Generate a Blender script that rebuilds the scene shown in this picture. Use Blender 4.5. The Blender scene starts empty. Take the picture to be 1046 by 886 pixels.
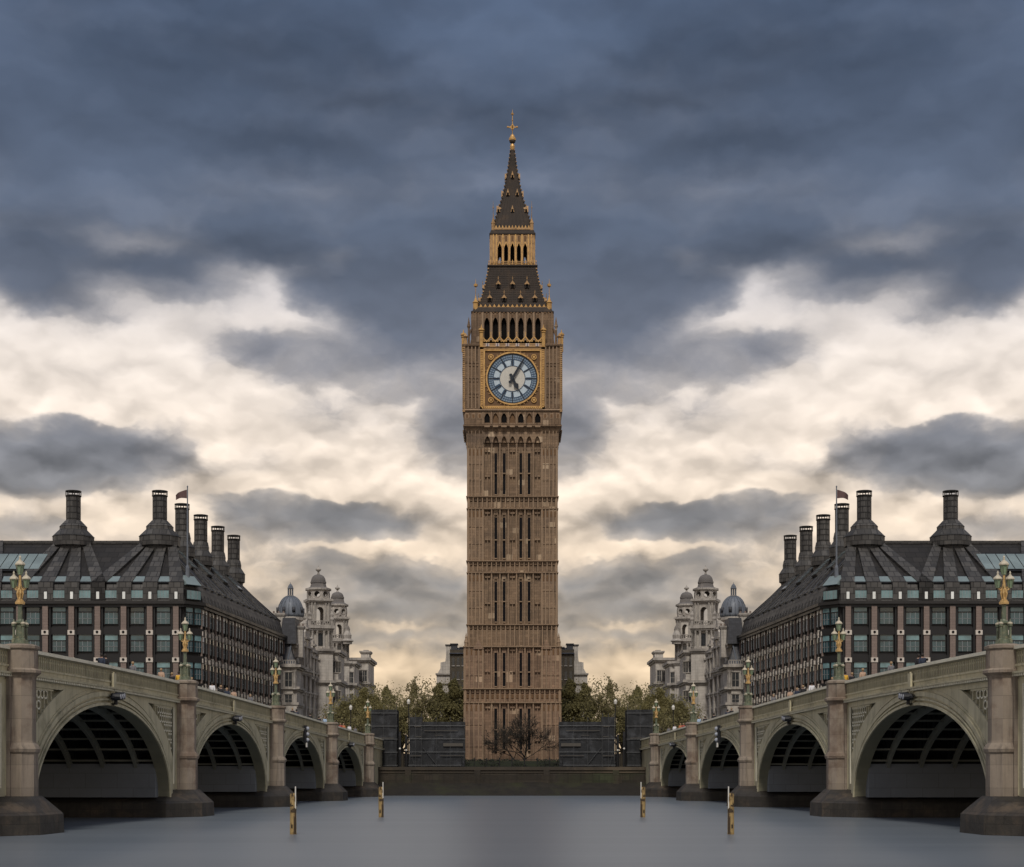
import bpy, math, random
from mathutils import Matrix, Vector, noise as mnoise
R = math.radians
PI = math.pi
F = 1700.0; HC = 3.3; HY = 790.0; CX = 523.0
sc = bpy.context.scene
# ------------------------------------------------------------------ camera
cam_d = bpy.data.cameras.new("camera"); cam = bpy.data.objects.new("camera", cam_d)
sc.collection.objects.link(cam); sc.camera = cam
cam.location = (0, 0, HC); cam.rotation_euler = (R(90), 0, 0)
cam_d.sensor_fit = 'HORIZONTAL'; cam_d.sensor_width = 36.0
cam_d.lens = 36.0 * F / 1046.0
cam_d.shift_y = (HY - 443.0) / 1046.0
cam_d.clip_start = 0.5; cam_d.clip_end = 9000
sc.view_settings.view_transform = 'Standard'; sc.view_settings.look = 'None'
sc.view_settings.exposure = 0.6; sc.view_settings.gamma = 1.0
sc.view_settings.use_curve_mapping = False
sc.render.resolution_x = 1024; sc.render.resolution_y = 867

# ------------------------------------------------------------------ node helpers
def s2l(c):
    return tuple(((v/255.)/12.92 if v/255. <= .04045 else (((v/255.)+.055)/1.055)**2.4) for v in c)

class NT:
    def __init__(s, nt): s.nt = nt
    def n(s, typ, **k):
        nd = s.nt.nodes.new(typ)
        for a, b in k.items(): setattr(nd, a, b)
        return nd
    def put(s, sock, v):
        if isinstance(v, bpy.types.NodeSocket): s.nt.links.new(v, sock)
        elif v is not None:
            if isinstance(v, (tuple, list)) and len(v) == 3 and sock.type == 'RGBA': v = (*v, 1)
            sock.default_value = v
    def m(s, op, a, b=None, c=None, clamp=False):
        nd = s.n('ShaderNodeMath', operation=op, use_clamp=clamp)
        s.put(nd.inputs[0], a); s.put(nd.inputs[1], b); s.put(nd.inputs[2], c)
        return nd.outputs[0]
    def comb(s, x, y, z=0.0):
        nd = s.n('ShaderNodeCombineXYZ')
        s.put(nd.inputs[0], x); s.put(nd.inputs[1], y); s.put(nd.inputs[2], z); return nd.outputs[0]
    def sep(s, v):
        nd = s.n('ShaderNodeSeparateXYZ'); s.put(nd.inputs[0], v); return nd.outputs
    def vm(s, op, a, b=None, out=0):
        nd = s.n('ShaderNodeVectorMath', operation=op); s.put(nd.inputs[0], a)
        if b is not None: s.put(nd.inputs[1], b)
        return nd.outputs[out]
    def noise(s, v, scale=1., detail=4., rough=.5, dist=0.):
        nd = s.n('ShaderNodeTexNoise'); s.put(nd.inputs['Vector'], v)
        nd.inputs['Scale'].default_value = scale; nd.inputs['Detail'].default_value = detail
        nd.inputs['Roughness'].default_value = rough; nd.inputs['Distortion'].default_value = dist
        return nd
    def mr(s, v, a, b, c=0., d=1., typ='SMOOTHSTEP'):
        nd = s.n('ShaderNodeMapRange', interpolation_type=typ); s.put(nd.inputs[0], v)
        for i, q in enumerate((a, b, c, d)): nd.inputs[i+1].default_value = q
        return nd.outputs[0]
    def mix(s, f, a, b, typ='MIX'):
        nd = s.n('ShaderNodeMix', data_type='RGBA', blend_type=typ)
        s.put(nd.inputs[0], f); s.put(nd.inputs[6], a); s.put(nd.inputs[7], b); return nd.outputs[2]
    def ramp(s, v, stops):
        nd = s.n('ShaderNodeValToRGB'); s.put(nd.inputs[0], v); e = nd.color_ramp.elements
        while len(e) < len(stops): e.new(.5)
        for q, (p, c) in zip(e, stops): q.position = p; q.color = (*c, 1)
        return nd.outputs[0]

# ------------------------------------------------------------------ world: overcast broken cloud
SUN_EL, SUN_AZ = 50.0, 184.0      # sun behind the camera, high, behind thin cloud
w = bpy.data.worlds.new("World"); sc.world = w; w.use_nodes = True
wn = w.node_tree; wn.nodes.clear(); T = NT(wn)
tc = T.n('ShaderNodeTexCoord'); d = T.vm('NORMALIZE', tc.outputs['Generated']); dx, dy, dz = T.sep(d)
az = T.m('ABSOLUTE', T.m('ARCTAN2', dx, dy)); el = T.m('ARCSINE', dz)
U0 = T.m('MULTIPLY', az, 1700.); V0 = T.m('MULTIPLY', el, 1700.)
p0 = T.comb(T.m('MULTIPLY', U0, 1/150.), T.m('MULTIPLY', V0, 1/85.), 3.7)
wa = T.noise(p0, 1.0, 5, .58); wsep = T.sep(wa.outputs['Color'])
p1 = T.comb(T.m('MULTIPLY', U0, 1/42.), T.m('MULTIPLY', V0, 1/27.), 9.1)
wb = T.noise(p1, 1.0, 3.5, .5); wsep2 = T.sep(wb.outputs['Color'])
U = T.m('ADD', T.m('ADD', U0, T.m('MULTIPLY', T.m('SUBTRACT', wsep[0], .5), 74.)), T.m('MULTIPLY', T.m('SUBTRACT', wsep2[0], .5), 26.))
V = T.m('ADD', T.m('ADD', V0, T.m('MULTIPLY', T.m('SUBTRACT', wsep[1], .5), 40.)), T.m('MULTIPLY', T.m('SUBTRACT', wsep2[1], .5), 24.))
def uv(px, py):
    X = abs(px-CX)/F; a = math.atan(X); e = math.atan((HY-py)/F*math.cos(a)); return a*1700, e*1700
# darkness: base profile by elevation
base = T.n('ShaderNodeFloatCurve'); cm = base.mapping; cv = cm.curves[0]
prof = [(0, .30), (90, .30), (150, .42), (215, .40), (270, .26), (330, .17), (390, .13), (436, .22), (464, .42), (490, .64), (525, .86), (620, .93), (740, .88), (900, .75), (1300, .5), (2670, .35)]
pts = [(v/2670., d_) for v, d_ in prof]
while len(cv.points) < len(pts): cv.points.new(.5, .5)
for q, (a, b) in zip(cv.points, pts): q.location = (a, b)
cm.update(); T.put(base.inputs[1], T.m('MULTIPLY', V, 1/2670., clamp=True))
field = base.outputs[0]
BL = [ # px, py, rx, ry, weight
 (470,290,115,70,.46),(450,375,85,80,.44),(480,450,60,50,.42),(385,315,75,55,.42),(300,365,80,30,.42),(235,352,70,20,.22),(340,400,60,40,.18),
 (362,266,30,16,-.30),(270,250,60,30,.22),(130,250,60,16,-.22),(60,275,75,34,.22),(10,255,60,40,.2),(20,232,60,18,-.15),
 (60,468,125,40,.75),(105,445,60,36,.45),(10,480,70,30,.25),(182,452,30,32,.38),(220,478,24,14,.15),(255,290,60,34,-.12),
 (368,533,74,24,.62),(345,522,50,22,.22),(262,526,50,24,.45),(235,508,30,22,.2),(400,517,55,13,-.16),(300,492,80,12,-.25),
 (265,468,35,18,.2),(320,430,50,26,.2),(250,412,36,14,.08),(440,498,36,16,-.12),
 (420,602,70,22,.30),(350,590,60,18,.18),(440,640,60,26,.22),(380,650,40,18,.12),(400,685,70,18,-.22),(460,560,50,14,-.1),(300,575,45,14,.1),(200,300,60,20,.20),(90,322,70,16,.20),(35,300,55,26,.34),(165,270,55,18,.34),(315,300,30,20,.22),(110,380,60,14,.12),(340,572,30,9,.18),(455,592,26,9,.18),(400,624,38,10,.18),(345,645,36,9,.15),(440,667,30,9,.15),(385,505,80,8,-.35),(255,494,55,8,-.3),(105,418,75,8,-.3),(400,562,75,7,-.3),(400,640,60,6,-.15),(310,548,25,10,.15),(430,575,60,12,.12),(330,620,50,18,.2),(460,680,40,12,.12),
 (30,535,60,16,.22),(110,525,46,18,-.15),(200,430,60,30,-.08),
 (270,180,110,22,-.14),(420,110,90,50,-.10),(450,200,70,60,-.08),(120,60,140,50,.06),(120,140,170,40,.1),(380,230,90,34,.05),(60,10,90,30,-.08),(500,40,60,60,.02)]
for (px, py, rx, ry, wt) in BL:
    u, v = uv(px, py)
    v_ = T.comb(T.m('MULTIPLY_ADD', U, 1./rx, -u/rx), T.m('MULTIPLY_ADD', V, 1./ry, -v/ry), 0.)
    L = T.vm('LENGTH', v_, out=1)
    field = T.m('ADD', field, T.mr(L, 1.35, .25, 0., wt))
fb = T.noise(T.comb(T.m('MULTIPLY', U, 1/95.), T.m('MULTIPLY', V, 1/48.), 1.3), 1.0, 3.5, .5)
fb2 = T.noise(T.comb(T.m('MULTIPLY', U, 1/30.), T.m('MULTIPLY', V, 1/17.), 5.3), 1.0, 5, .6)
lo = T.mr(V0, 420, 220, .42, .62)
field = T.m('ADD', field, T.m('MULTIPLY', T.m('SUBTRACT', fb.outputs[0], .5), lo))
field = T.m('ADD', field, T.m('MULTIPLY', T.m('SUBTRACT', fb2.outputs[0], .5), T.mr(V0, 520, 320, .10, .26)))
side = T.mr(U0, 640, 1500, 0., 1.)          # unseen cloud beside and behind the view, made pale for fill light
gen = T.noise(T.comb(T.m('MULTIPLY', U0, 1/500.), T.m('MULTIPLY', V0, 1/260.), 7.), 1., 5, .6)
fs = T.m('MULTIPLY_ADD', gen.outputs[0], 1.1, -.30)
field = T.m('ADD', T.m('MULTIPLY', field, T.m('SUBTRACT', 1., side)), T.m('MULTIPLY', fs, side), clamp=True)
hi = T.mr(V0, 0, 740, 0., 1., 'LINEAR')
bright = T.ramp(hi, [(0, s2l((224,196,158))), (.2, s2l((236,211,180))), (.38, s2l((246,228,208))), (.55, s2l((249,237,226))), (.68, s2l((234,228,227))), (1, s2l((140,148,168)))])
dark = T.ramp(hi, [(0, s2l((146,136,126))), (.2, s2l((140,136,133))), (.38, s2l((131,130,132))), (.55, s2l((112,117,130))), (.72, s2l((90,100,118))), (1, s2l((77,91,114)))])
ff = T.n('ShaderNodeFloatCurve'); c2 = ff.mapping.curves[0]
pts = [(0, 0), (.20, .02), (.38, .24), (.54, .68), (.78, .92), (1, 1)]
while len(c2.points) < len(pts): c2.points.new(.5, .5)
for q, (a, b) in zip(c2.points, pts): q.location = (a, b)
ff.mapping.update(); T.put(ff.inputs[1], field)
cloud = T.mix(ff.outputs[0], bright, dark)
# billows: the tops of each puff catch the light, their bases are darker
def bil(k, du, dv, su, sv_, z, det=2.2):
    return T.noise(T.comb(T.m('MULTIPLY_ADD', U, 1./su, du), T.m('MULTIPLY_ADD', V, 1./sv_, dv/sv_), z), 1., det, .55).outputs[0]
e1 = T.m('SUBTRACT', bil(0,0,0,75,44,2.2), bil(0,0,15,75,44,2.2))
e2 = T.m('SUBTRACT', bil(0,0,0,28,18,6.2), bil(0,0,6,28,18,6.2))
big = T.m('SUBTRACT', bil(0,0,0,330,88,4.4,2.5), .5)
mid_ = T.m('SUBTRACT', bil(0,0,0,120,50,8.4,2), .5)
em = T.mr(V0, 480, 260, .22, 1.05)
tone = T.m('ADD', T.m('MULTIPLY', T.m('MULTIPLY_ADD', e2, .22, T.m('MULTIPLY', e1, 1.7)), em), T.m('MULTIPLY', T.m('MULTIPLY_ADD', big, 1.5, T.m('MULTIPLY', mid_, .45)), T.mr(V0, 400, 520, .10, 1.)))
tone = T.m('ADD', tone, 1.0)
cloud = T.mix(1., cloud, T.comb(tone, tone, tone), 'MULTIPLY')
sky = T.n('ShaderNodeTexSky', sky_type='NISHITA'); sky.sun_disc = False
sky.sun_elevation = R(SUN_EL); sky.sun_rotation = R(SUN_AZ)
skyc = T.mix(1.0, sky.outputs[0], (.1, .1, .1), 'MULTIPLY')
tot = T.mix(.96, skyc, cloud)
bg = T.n('ShaderNodeBackground'); T.put(bg.inputs[0], tot); bg.inputs[1].default_value = .66
wo = T.n('ShaderNodeOutputWorld'); wn.links.new(bg.outputs[0], wo.inputs[0])
# sun behind thin cloud: wide, weak
sl = bpy.data.lights.new("sun", 'SUN'); so = bpy.data.objects.new("sun", sl); sc.collection.objects.link(so)
sl.energy = 1.5; sl.angle = R(11); sl.color = (1., .93, .83)
sdir = Vector((math.sin(R(SUN_AZ))*math.cos(R(SUN_EL)), math.cos(R(SUN_AZ))*math.cos(R(SUN_EL)), math.sin(R(SUN_EL))))
so.rotation_euler = sdir.to_track_quat('Z', 'Y').to_euler()

# ------------------------------------------------------------------ materials
def mat(name, col, rough=.8, metal=0., var=.15, scale=.6, bump=0., bscale=4., spec=.4, streak=0., second=None, secamt=.5, secscale=.25, block=None, roofy=False, vs=2.2):
    m = bpy.data.materials.new(name); m.use_nodes = True; nt = m.node_tree; nt.nodes.clear(); t = NT(nt)
    geo = t.n('ShaderNodeTexCoord'); P = geo.outputs['Object']
    pr = t.n('ShaderNodeBsdfPrincipled')
    n1 = t.noise(P, scale, 6, .62)
    c = t.mix(n1.outputs[0], tuple(v*(1-var*1.6) for v in col), tuple(min(1, v*(1+var*1.6)) for v in col))
    if second:
        n2 = t.noise(P, secscale, 5, .65)
        c = t.mix(t.mr(n2.outputs[0], .48, .68, 0., secamt), c, second)
    if block:   # (width, height, mortar, variation) masonry coursing mapped on the wall whichever way it faces
        bw, bh, mo, bv = block[:4]
        X, Y, Z = t.sep(P)
        nrm = t.sep(geo.outputs['Normal'])
        ay = t.m('GREATER_THAN', t.m('ABSOLUTE', nrm[0]), t.m('ABSOLUTE', nrm[1]))
        h = t.m('ADD', t.m('MULTIPLY', X, t.m('SUBTRACT', 1., ay)), t.m('MULTIPLY', Y, ay))
        br = t.n('ShaderNodeTexBrick'); t.put(br.inputs['Vector'], t.comb(h, Z, 0.))
        br.inputs['Scale'].default_value = 1.; br.inputs['Brick Width'].default_value = bw; br.inputs['Row Height'].default_value = bh
        br.inputs['Mortar Size'].default_value = mo; br.inputs['Mortar Smooth'].default_value = .3
        br.inputs['Color1'].default_value = (1-bv,)*3+(1,); br.inputs['Color2'].default_value = (1+bv,)*3+(1,)
        br.inputs['Mortar'].default_value = (.62, .6, .58, 1) if not roofy else (.38, .38, .38, 1)
        c = t.mix(1., c, br.outputs[0], 'MULTIPLY')
        # odd replaced stones, paler
        cell = t.n('ShaderNodeTexWhiteNoise', noise_dimensions='2D')
        t.put(cell.inputs['Vector'], t.comb(t.m('FLOOR', t.m('MULTIPLY', h, 1/bw)), t.m('FLOOR', t.m('MULTIPLY', Z, 1/(bh*2))), 0.))
        if len(block) > 4:
            pale = t.mr(cell.outputs[0], .955, .98, 0., .8)
            c = t.mix(pale, c, block[4])
            mid = t.mr(cell.outputs[0], .0, .25, .25, 0.)
            c = t.mix(mid, c, tuple(v*.55 for v in col))
    if streak:
        X, Y, Z = t.sep(P)
        n3 = t.noise(t.comb(t.m('MULTIPLY', X, vs), t.m('MULTIPLY', Y, vs), t.m('MULTIPLY', Z, .12)), 1., 5, .65)
        c = t.mix(t.mr(n3.outputs[0], .47, .68, 0., streak), c, tuple(v*.32 for v in col))
    t.put(pr.inputs['Base Color'], c)
    pr.inputs['Metallic'].default_value = metal
    pr.inputs['Specular IOR Level'].default_value = spec
    t.put(pr.inputs['Roughness'], t.mr(n1.outputs[0], .3, .7, max(.02, rough-.08), min(1., rough+.08)))
    if bump:
        b = t.n('ShaderNodeBump'); b.inputs['Strength'].default_value = bump; b.inputs['Distance'].default_value = .05
        nb = t.noise(P, bscale, 6, .65); t.put(b.inputs['Height'], nb.outputs[0]); t.put(pr.inputs['Normal'], b.outputs[0])
    o = t.n('ShaderNodeOutputMaterial'); nt.links.new(pr.outputs[0], o.inputs[0])
    return m
M = {}
M['tower'] = mat('tower_limestone', (.240,.164,.105), .85, var=.22, scale=.35, bump=.5, bscale=3, vs=3.4, second=(.10,.072,.055), secamt=.6, secscale=.18, block=(.95,.42,.02,.17,(.50,.38,.26)), streak=.8)
M['tower_dark'] = mat('tower_sooty_limestone', (.185,.122,.075), .85, var=.25, scale=.4, bump=.5, bscale=3, vs=3.4, second=(.09,.062,.045), secamt=.6, secscale=.2, block=(.95,.42,.02,.17,(.38,.28,.19)), streak=.8)
M['tower_red'] = mat('tower_limestone_warm', (.240,.157,.104), .85, var=.22, scale=.35, bump=.5, bscale=3, vs=3.4, second=(.13,.085,.06), secamt=.5, secscale=.2, block=(.95,.42,.02,.17,(.52,.38,.26)), streak=.8)
M['tower_pale'] = mat('tower_string_and_lit_rib_stone', (.270,.188,.122), .85, var=.2, scale=.8, streak=.3)  # string stone; on ribs the paler tone stands in for side light
M['gold'] = mat('gilding', (.50,.30,.105), .5, .3, var=.22, scale=2.0, second=(.20,.095,.03), secamt=.6, secscale=1.6)
M['gold_dull'] = mat('gilded_stone', (.36,.22,.10), .6, .15, var=.25, scale=1.5, second=(.12,.07,.03), secamt=.7, secscale=1.2)
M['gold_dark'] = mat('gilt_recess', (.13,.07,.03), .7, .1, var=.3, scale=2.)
M['cast_iron'] = mat('roof_cast_iron', (.046,.038,.033), .85, 0., var=.35, scale=.8, spec=.2, second=(.085,.060,.042), secamt=.5, secscale=.6)
M['void'] = mat('dark_void', (.008,.007,.007), .9, spec=.1)
M['slit'] = mat('slit_glass', (.006,.006,.007), .6, spec=.1)
M['dial_blue'] = mat('dial_blue_iron', (.03,.065,.12), .5, var=.25, scale=3)
M['dial_black'] = mat('dial_black_iron', (.006,.012,.022), .4)
M['dial_glass'] = mat('opal_glass', (.42,.50,.56), .35, var=.1, scale=2.)
M['dial_mid'] = mat('opal_glass_centre', (.50,.48,.43), .4, var=.1, scale=3.)
M['dial_ring'] = mat('dial_ring_glass', (.17,.235,.31), .4, var=.25, scale=4.)
M['bridge'] = mat('bridge_green_paint', (.47,.43,.295), .5, var=.18, scale=.5, streak=.38, bump=.1, second=(.22,.20,.13), secamt=.6, secscale=.6)
M['bridge_dark'] = mat('bridge_green_painted_shade', (.19,.18,.125), .55, var=.15, scale=.8)  # darker copy of the green; shade painted on recesses and moulding undersides
M['bridge_pale'] = mat('bridge_pale_highlight_paint', (.72,.69,.56), .5, var=.12, scale=.7, streak=.15)  # highlight on the upward-facing rail cap put into the paint colour
M['under'] = mat('soffit_iron_paint', (.20,.20,.165), .65, var=.2, scale=.5)
M['under_dark'] = mat('dark_deck_underside', (.022,.024,.025), .9, var=.3)  # near-black colour for deck underside, struts and upper pier walls
M['pier_wall'] = mat('pier_side_granite', (.17,.182,.195), .8, var=.18, scale=.4, block=(2.4,1.1,.015,.05))
M['granite'] = mat('pier_granite', (.255,.21,.165), .8, var=.25, scale=.6, bump=.3, bscale=5, streak=.6, second=(.13,.085,.06), secamt=.75, secscale=.45, block=(3.,1.25,.012,.10))
M['granite_wet'] = mat('tide_stained_granite', (.036,.031,.025), .6, var=.35, scale=.8, bump=.6, bscale=3, second=(.12,.085,.055), secamt=.5, secscale=.5, block=(1.6,.6,.02,.18), streak=.4)
M['lamp_green'] = mat('lamp_green_paint', (.105,.125,.085), .45, .1, var=.25, scale=3., second=(.30,.27,.17), secamt=.5, secscale=5)
M['lamp_gold'] = mat('lamp_gilding', (.52,.34,.14), .42, .3, second=(.2,.15,.07), secamt=.6, secscale=5., var=.2, scale=6)
M['lamp_glass'] = mat('lantern_glass', (.20,.27,.17), .12, spec=.8, var=.25, scale=3.)
M['lamp_cap'] = mat('lantern_pale_cap', (.48,.43,.33), .5, var=.2, scale=6)
M['bronze'] = mat('dark_bronze_cladding', (.014,.0135,.014), .5, .1, var=.2, scale=.5)
M['eave'] = mat('dark_eave_metal', (.028,.026,.025), .5, .3, var=.2, scale=.5)
M['roof_rib'] = mat('aluminium_bronze_roof', (.058,.055,.052), .6, .1, var=.35, scale=.3, roofy=True, block=(1.05,.95,.075,.36), second=(.085,.077,.068), secamt=.4, secscale=.4)
M['roof_flat'] = mat('roof_recess_cladding', (.020,.018,.017), .7, .1, var=.25, scale=.3, roofy=True, block=(1.6,.95,.06,.26))
M['granite_pink'] = mat('pink_granite_pier', (.19,.145,.125), .8, var=.14, scale=.5, block=(1.2,.42,.02,.07))
M['pale_block'] = mat('pale_cast_stone', (.55,.50,.44), .8, var=.12)
M['glass'] = mat('office_glass', (.035,.075,.088), .06, spec=.7, var=.6, scale=.5)
M['glass_up'] = mat('rooflight_glass', (.17,.215,.215), .12, spec=.9, var=.3, scale=.3)
M['blind'] = mat('drawn_blinds', (.14,.235,.25), .12, var=.6, scale=.6, spec=.6)
M['blind_and_lit_white'] = mat('white_blinds_and_lit_vent', (.75,.77,.74), .4, var=.15, scale=.6, spec=.6)
M['mullion'] = mat('window_mullion', (.24,.26,.27), .5, .2)
M['stone'] = mat('portland_stone', (.47,.435,.39), .85, var=.17, scale=.35, streak=.55, bump=.3, second=(.16,.135,.12), secamt=.6, secscale=.22, block=(1.6,.6,.02,.06))
M['stone_trim'] = mat('portland_trim', (.37,.34,.305), .85, var=.25, scale=.6, streak=.5, second=(.12,.105,.095), secamt=.75, secscale=.35)
M['lead'] = mat('weathered_lead', (.135,.15,.175), .55, .2, var=.25, scale=.35, streak=.3)
M['slate'] = mat('slate', (.045,.047,.055), .6, var=.3, scale=.5, block=(.8,.4,.02,.2))
M['dome_stone'] = mat('sooty_dome_stone', (.13,.12,.115), .85, var=.25, scale=.5, second=(.25,.22,.19), secamt=.5, secscale=.5)
M['win_dark'] = mat('dark_sash_glass', (.03,.034,.038), .2, spec=.7)
M['brick_dark'] = mat('dark_brown_brick', (.075,.062,.045), .9, var=.25, scale=.5, block=(.5,.2,.02,.2))
M['sheet'] = mat('blue_black_debris_netting', (.017,.018,.020), .8, var=.45, scale=.7, streak=.4, bump=.6, bscale=1.2, second=(.075,.08,.09), secamt=.6, secscale=.5)
M['pole'] = mat('galvanised_tube', (.07,.072,.075), .5, .4, var=.3, scale=1.)
M['board'] = mat('scaffold_board', (.075,.068,.058), .85, var=.3)
M['wall_emb'] = mat('embankment_granite', (.034,.027,.019), .85, var=.35, scale=.4, bump=.6, bscale=2, second=(.035,.042,.018), secamt=.8, secscale=.12, block=(2.2,.75,.03,.25), streak=.5)
M['coping'] = mat('embankment_coping', (.045,.036,.026), .85, var=.35, scale=.3, second=(.12,.092,.062), secamt=.8, secscale=.10)
M['mud'] = mat('foreshore_mud', (.016,.013,.009), .8, var=.55, scale=.9, bump=.8, bscale=1.2, second=(.028,.030,.010), secamt=.8, secscale=.12)
M['ground'] = mat('ground', (.06,.06,.045), .95, var=.25, scale=.1)
M['asphalt'] = mat('asphalt', (.05,.05,.05), .9, var=.15, scale=1.)
M['paving'] = mat('paving', (.16,.15,.14), .9, var=.15, block=(.9,.6,.02,.1))
M['rail_black'] = mat('black_iron', (.012,.012,.013), .5, var=.2)
M['bark'] = mat('bark', (.055,.045,.032), .95, var=.3, scale=1.5, bump=.5)
M['bark_bare'] = mat('bare_tree_bark', (.030,.025,.019), .95, var=.3, scale=1.5)
M['hedge'] = mat('hedge_leaf', (.022,.030,.012), .8, var=.4, scale=1.)
M['yellow'] = mat('weathered_yellow_timber', (.40,.275,.115), .75, var=.25, scale=1.5, bump=.5, bscale=6, second=(.09,.055,.025), secamt=.9, secscale=1.7, streak=.35)
M['rust'] = mat('rusty_algae_timber', (.060,.040,.022), .85, var=.4, scale=2.5)
M['white_paint'] = mat('white_paint', (.62,.60,.55), .6, var=.15, scale=3.)
M['flag'] = mat('flag_cloth', (.11,.065,.062), .9, var=.4, scale=.8)
M['signal'] = mat('signal_black', (.015,.016,.02), .4)
M['lens'] = mat('signal_lens', (.35,.37,.42), .2, spec=.8)
M['skin'] = mat('skin', (.26,.17,.13), .6)
M['hair_d'] = mat('dark_hair', (.02,.015,.012), .7)
M['hair_l'] = mat('fair_hair', (.30,.20,.11), .7)
M['trousers'] = mat('dark_trousers', (.03,.032,.04), .85)
for nm, c in dict(black=(.012,.012,.015), navy=(.02,.028,.05), yellow=(.62,.36,.04), white=(.62,.62,.64), sky=(.32,.42,.55), brown=(.13,.06,.04), orange=(.42,.16,.07), grey=(.13,.13,.14), red=(.28,.04,.035), tan=(.40,.27,.19)).items():
    M['coat_'+nm] = mat(nm+'_coat_cloth', c, .85, var=.15, scale=4)
def leaf_mat(name, c1, c2):
    m = bpy.data.materials.new(name); m.use_nodes = True; nt = m.node_tree; nt.nodes.clear(); t = NT(nt)
    g = t.n('ShaderNodeNewGeometry'); tco = t.n('ShaderNodeTexCoord')
    n1 = t.noise(tco.outputs['Object'], .35, 3, .6)
    f = t.m('ADD', t.m('MULTIPLY', g.outputs['Random Per Island'], .55), t.m('MULTIPLY', n1.outputs[0], .5))
    c = t.mix(f, c1, c2)
    df = t.n('ShaderNodeBsdfDiffuse'); t.put(df.inputs[0], c)
    tr = t.n('ShaderNodeBsdfTranslucent'); t.put(tr.inputs[0], c)
    mx = t.n('ShaderNodeMixShader'); mx.inputs[0].default_value = .55
    nt.links.new(df.outputs[0], mx.inputs[1]); nt.links.new(tr.outputs[0], mx.inputs[2])
    o = t.n('ShaderNodeOutputMaterial'); nt.links.new(mx.outputs[0], o.inputs[0]); return m
M['leaf'] = leaf_mat('spring_leaf', (.155,.14,.066), (.44,.39,.19))
M['leaf_dark'] = leaf_mat('dense_leaf', (.125,.113,.055), (.36,.32,.155))
M['leaf_pale'] = leaf_mat('pale_blossom_leaf', (.20,.17,.08), (.55,.48,.30))

def water_mat():
    m = bpy.data.materials.new('river_water'); m.use_nodes = True; nt = m.node_tree; nt.nodes.clear(); t = NT(nt)
    tco = t.n('ShaderNodeTexCoord'); X, Y, Z = t.sep(tco.outputs['Object'])
    pr = t.n('ShaderNodeBsdfPrincipled')
    v = t.comb(t.m('MULTIPLY', X, .006), t.m('MULTIPLY', Y, .14), 0.)
    n = t.noise(v, 1., 5, .6)
    v2 = t.comb(t.m('MULTIPLY', X, .03), t.m('MULTIPLY', Y, .45), 0.)
    n2 = t.noise(v2, 1., 4, .6)
    c = t.mix(t.m('ADD', t.m('MULTIPLY', n.outputs[0], .6), t.m('MULTIPLY', n2.outputs[0], .4)), (.072,.088,.105), (.215,.24,.27))
    t.put(pr.inputs['Base Color'], c); pr.inputs['Roughness'].default_value = .31
    pr.inputs['Specular IOR Level'].default_value = .28; pr.inputs['IOR'].default_value = 1.33
    b = t.n('ShaderNodeBump'); b.inputs['Strength'].default_value = .12; b.inputs['Distance'].default_value = .3
    t.put(b.inputs['Height'], n2.outputs[0]); t.put(pr.inputs['Normal'], b.outputs[0])
    o = t.n('ShaderNodeOutputMaterial'); nt.links.new(pr.outputs[0], o.inputs[0]); return m
M['water'] = water_mat()

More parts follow.
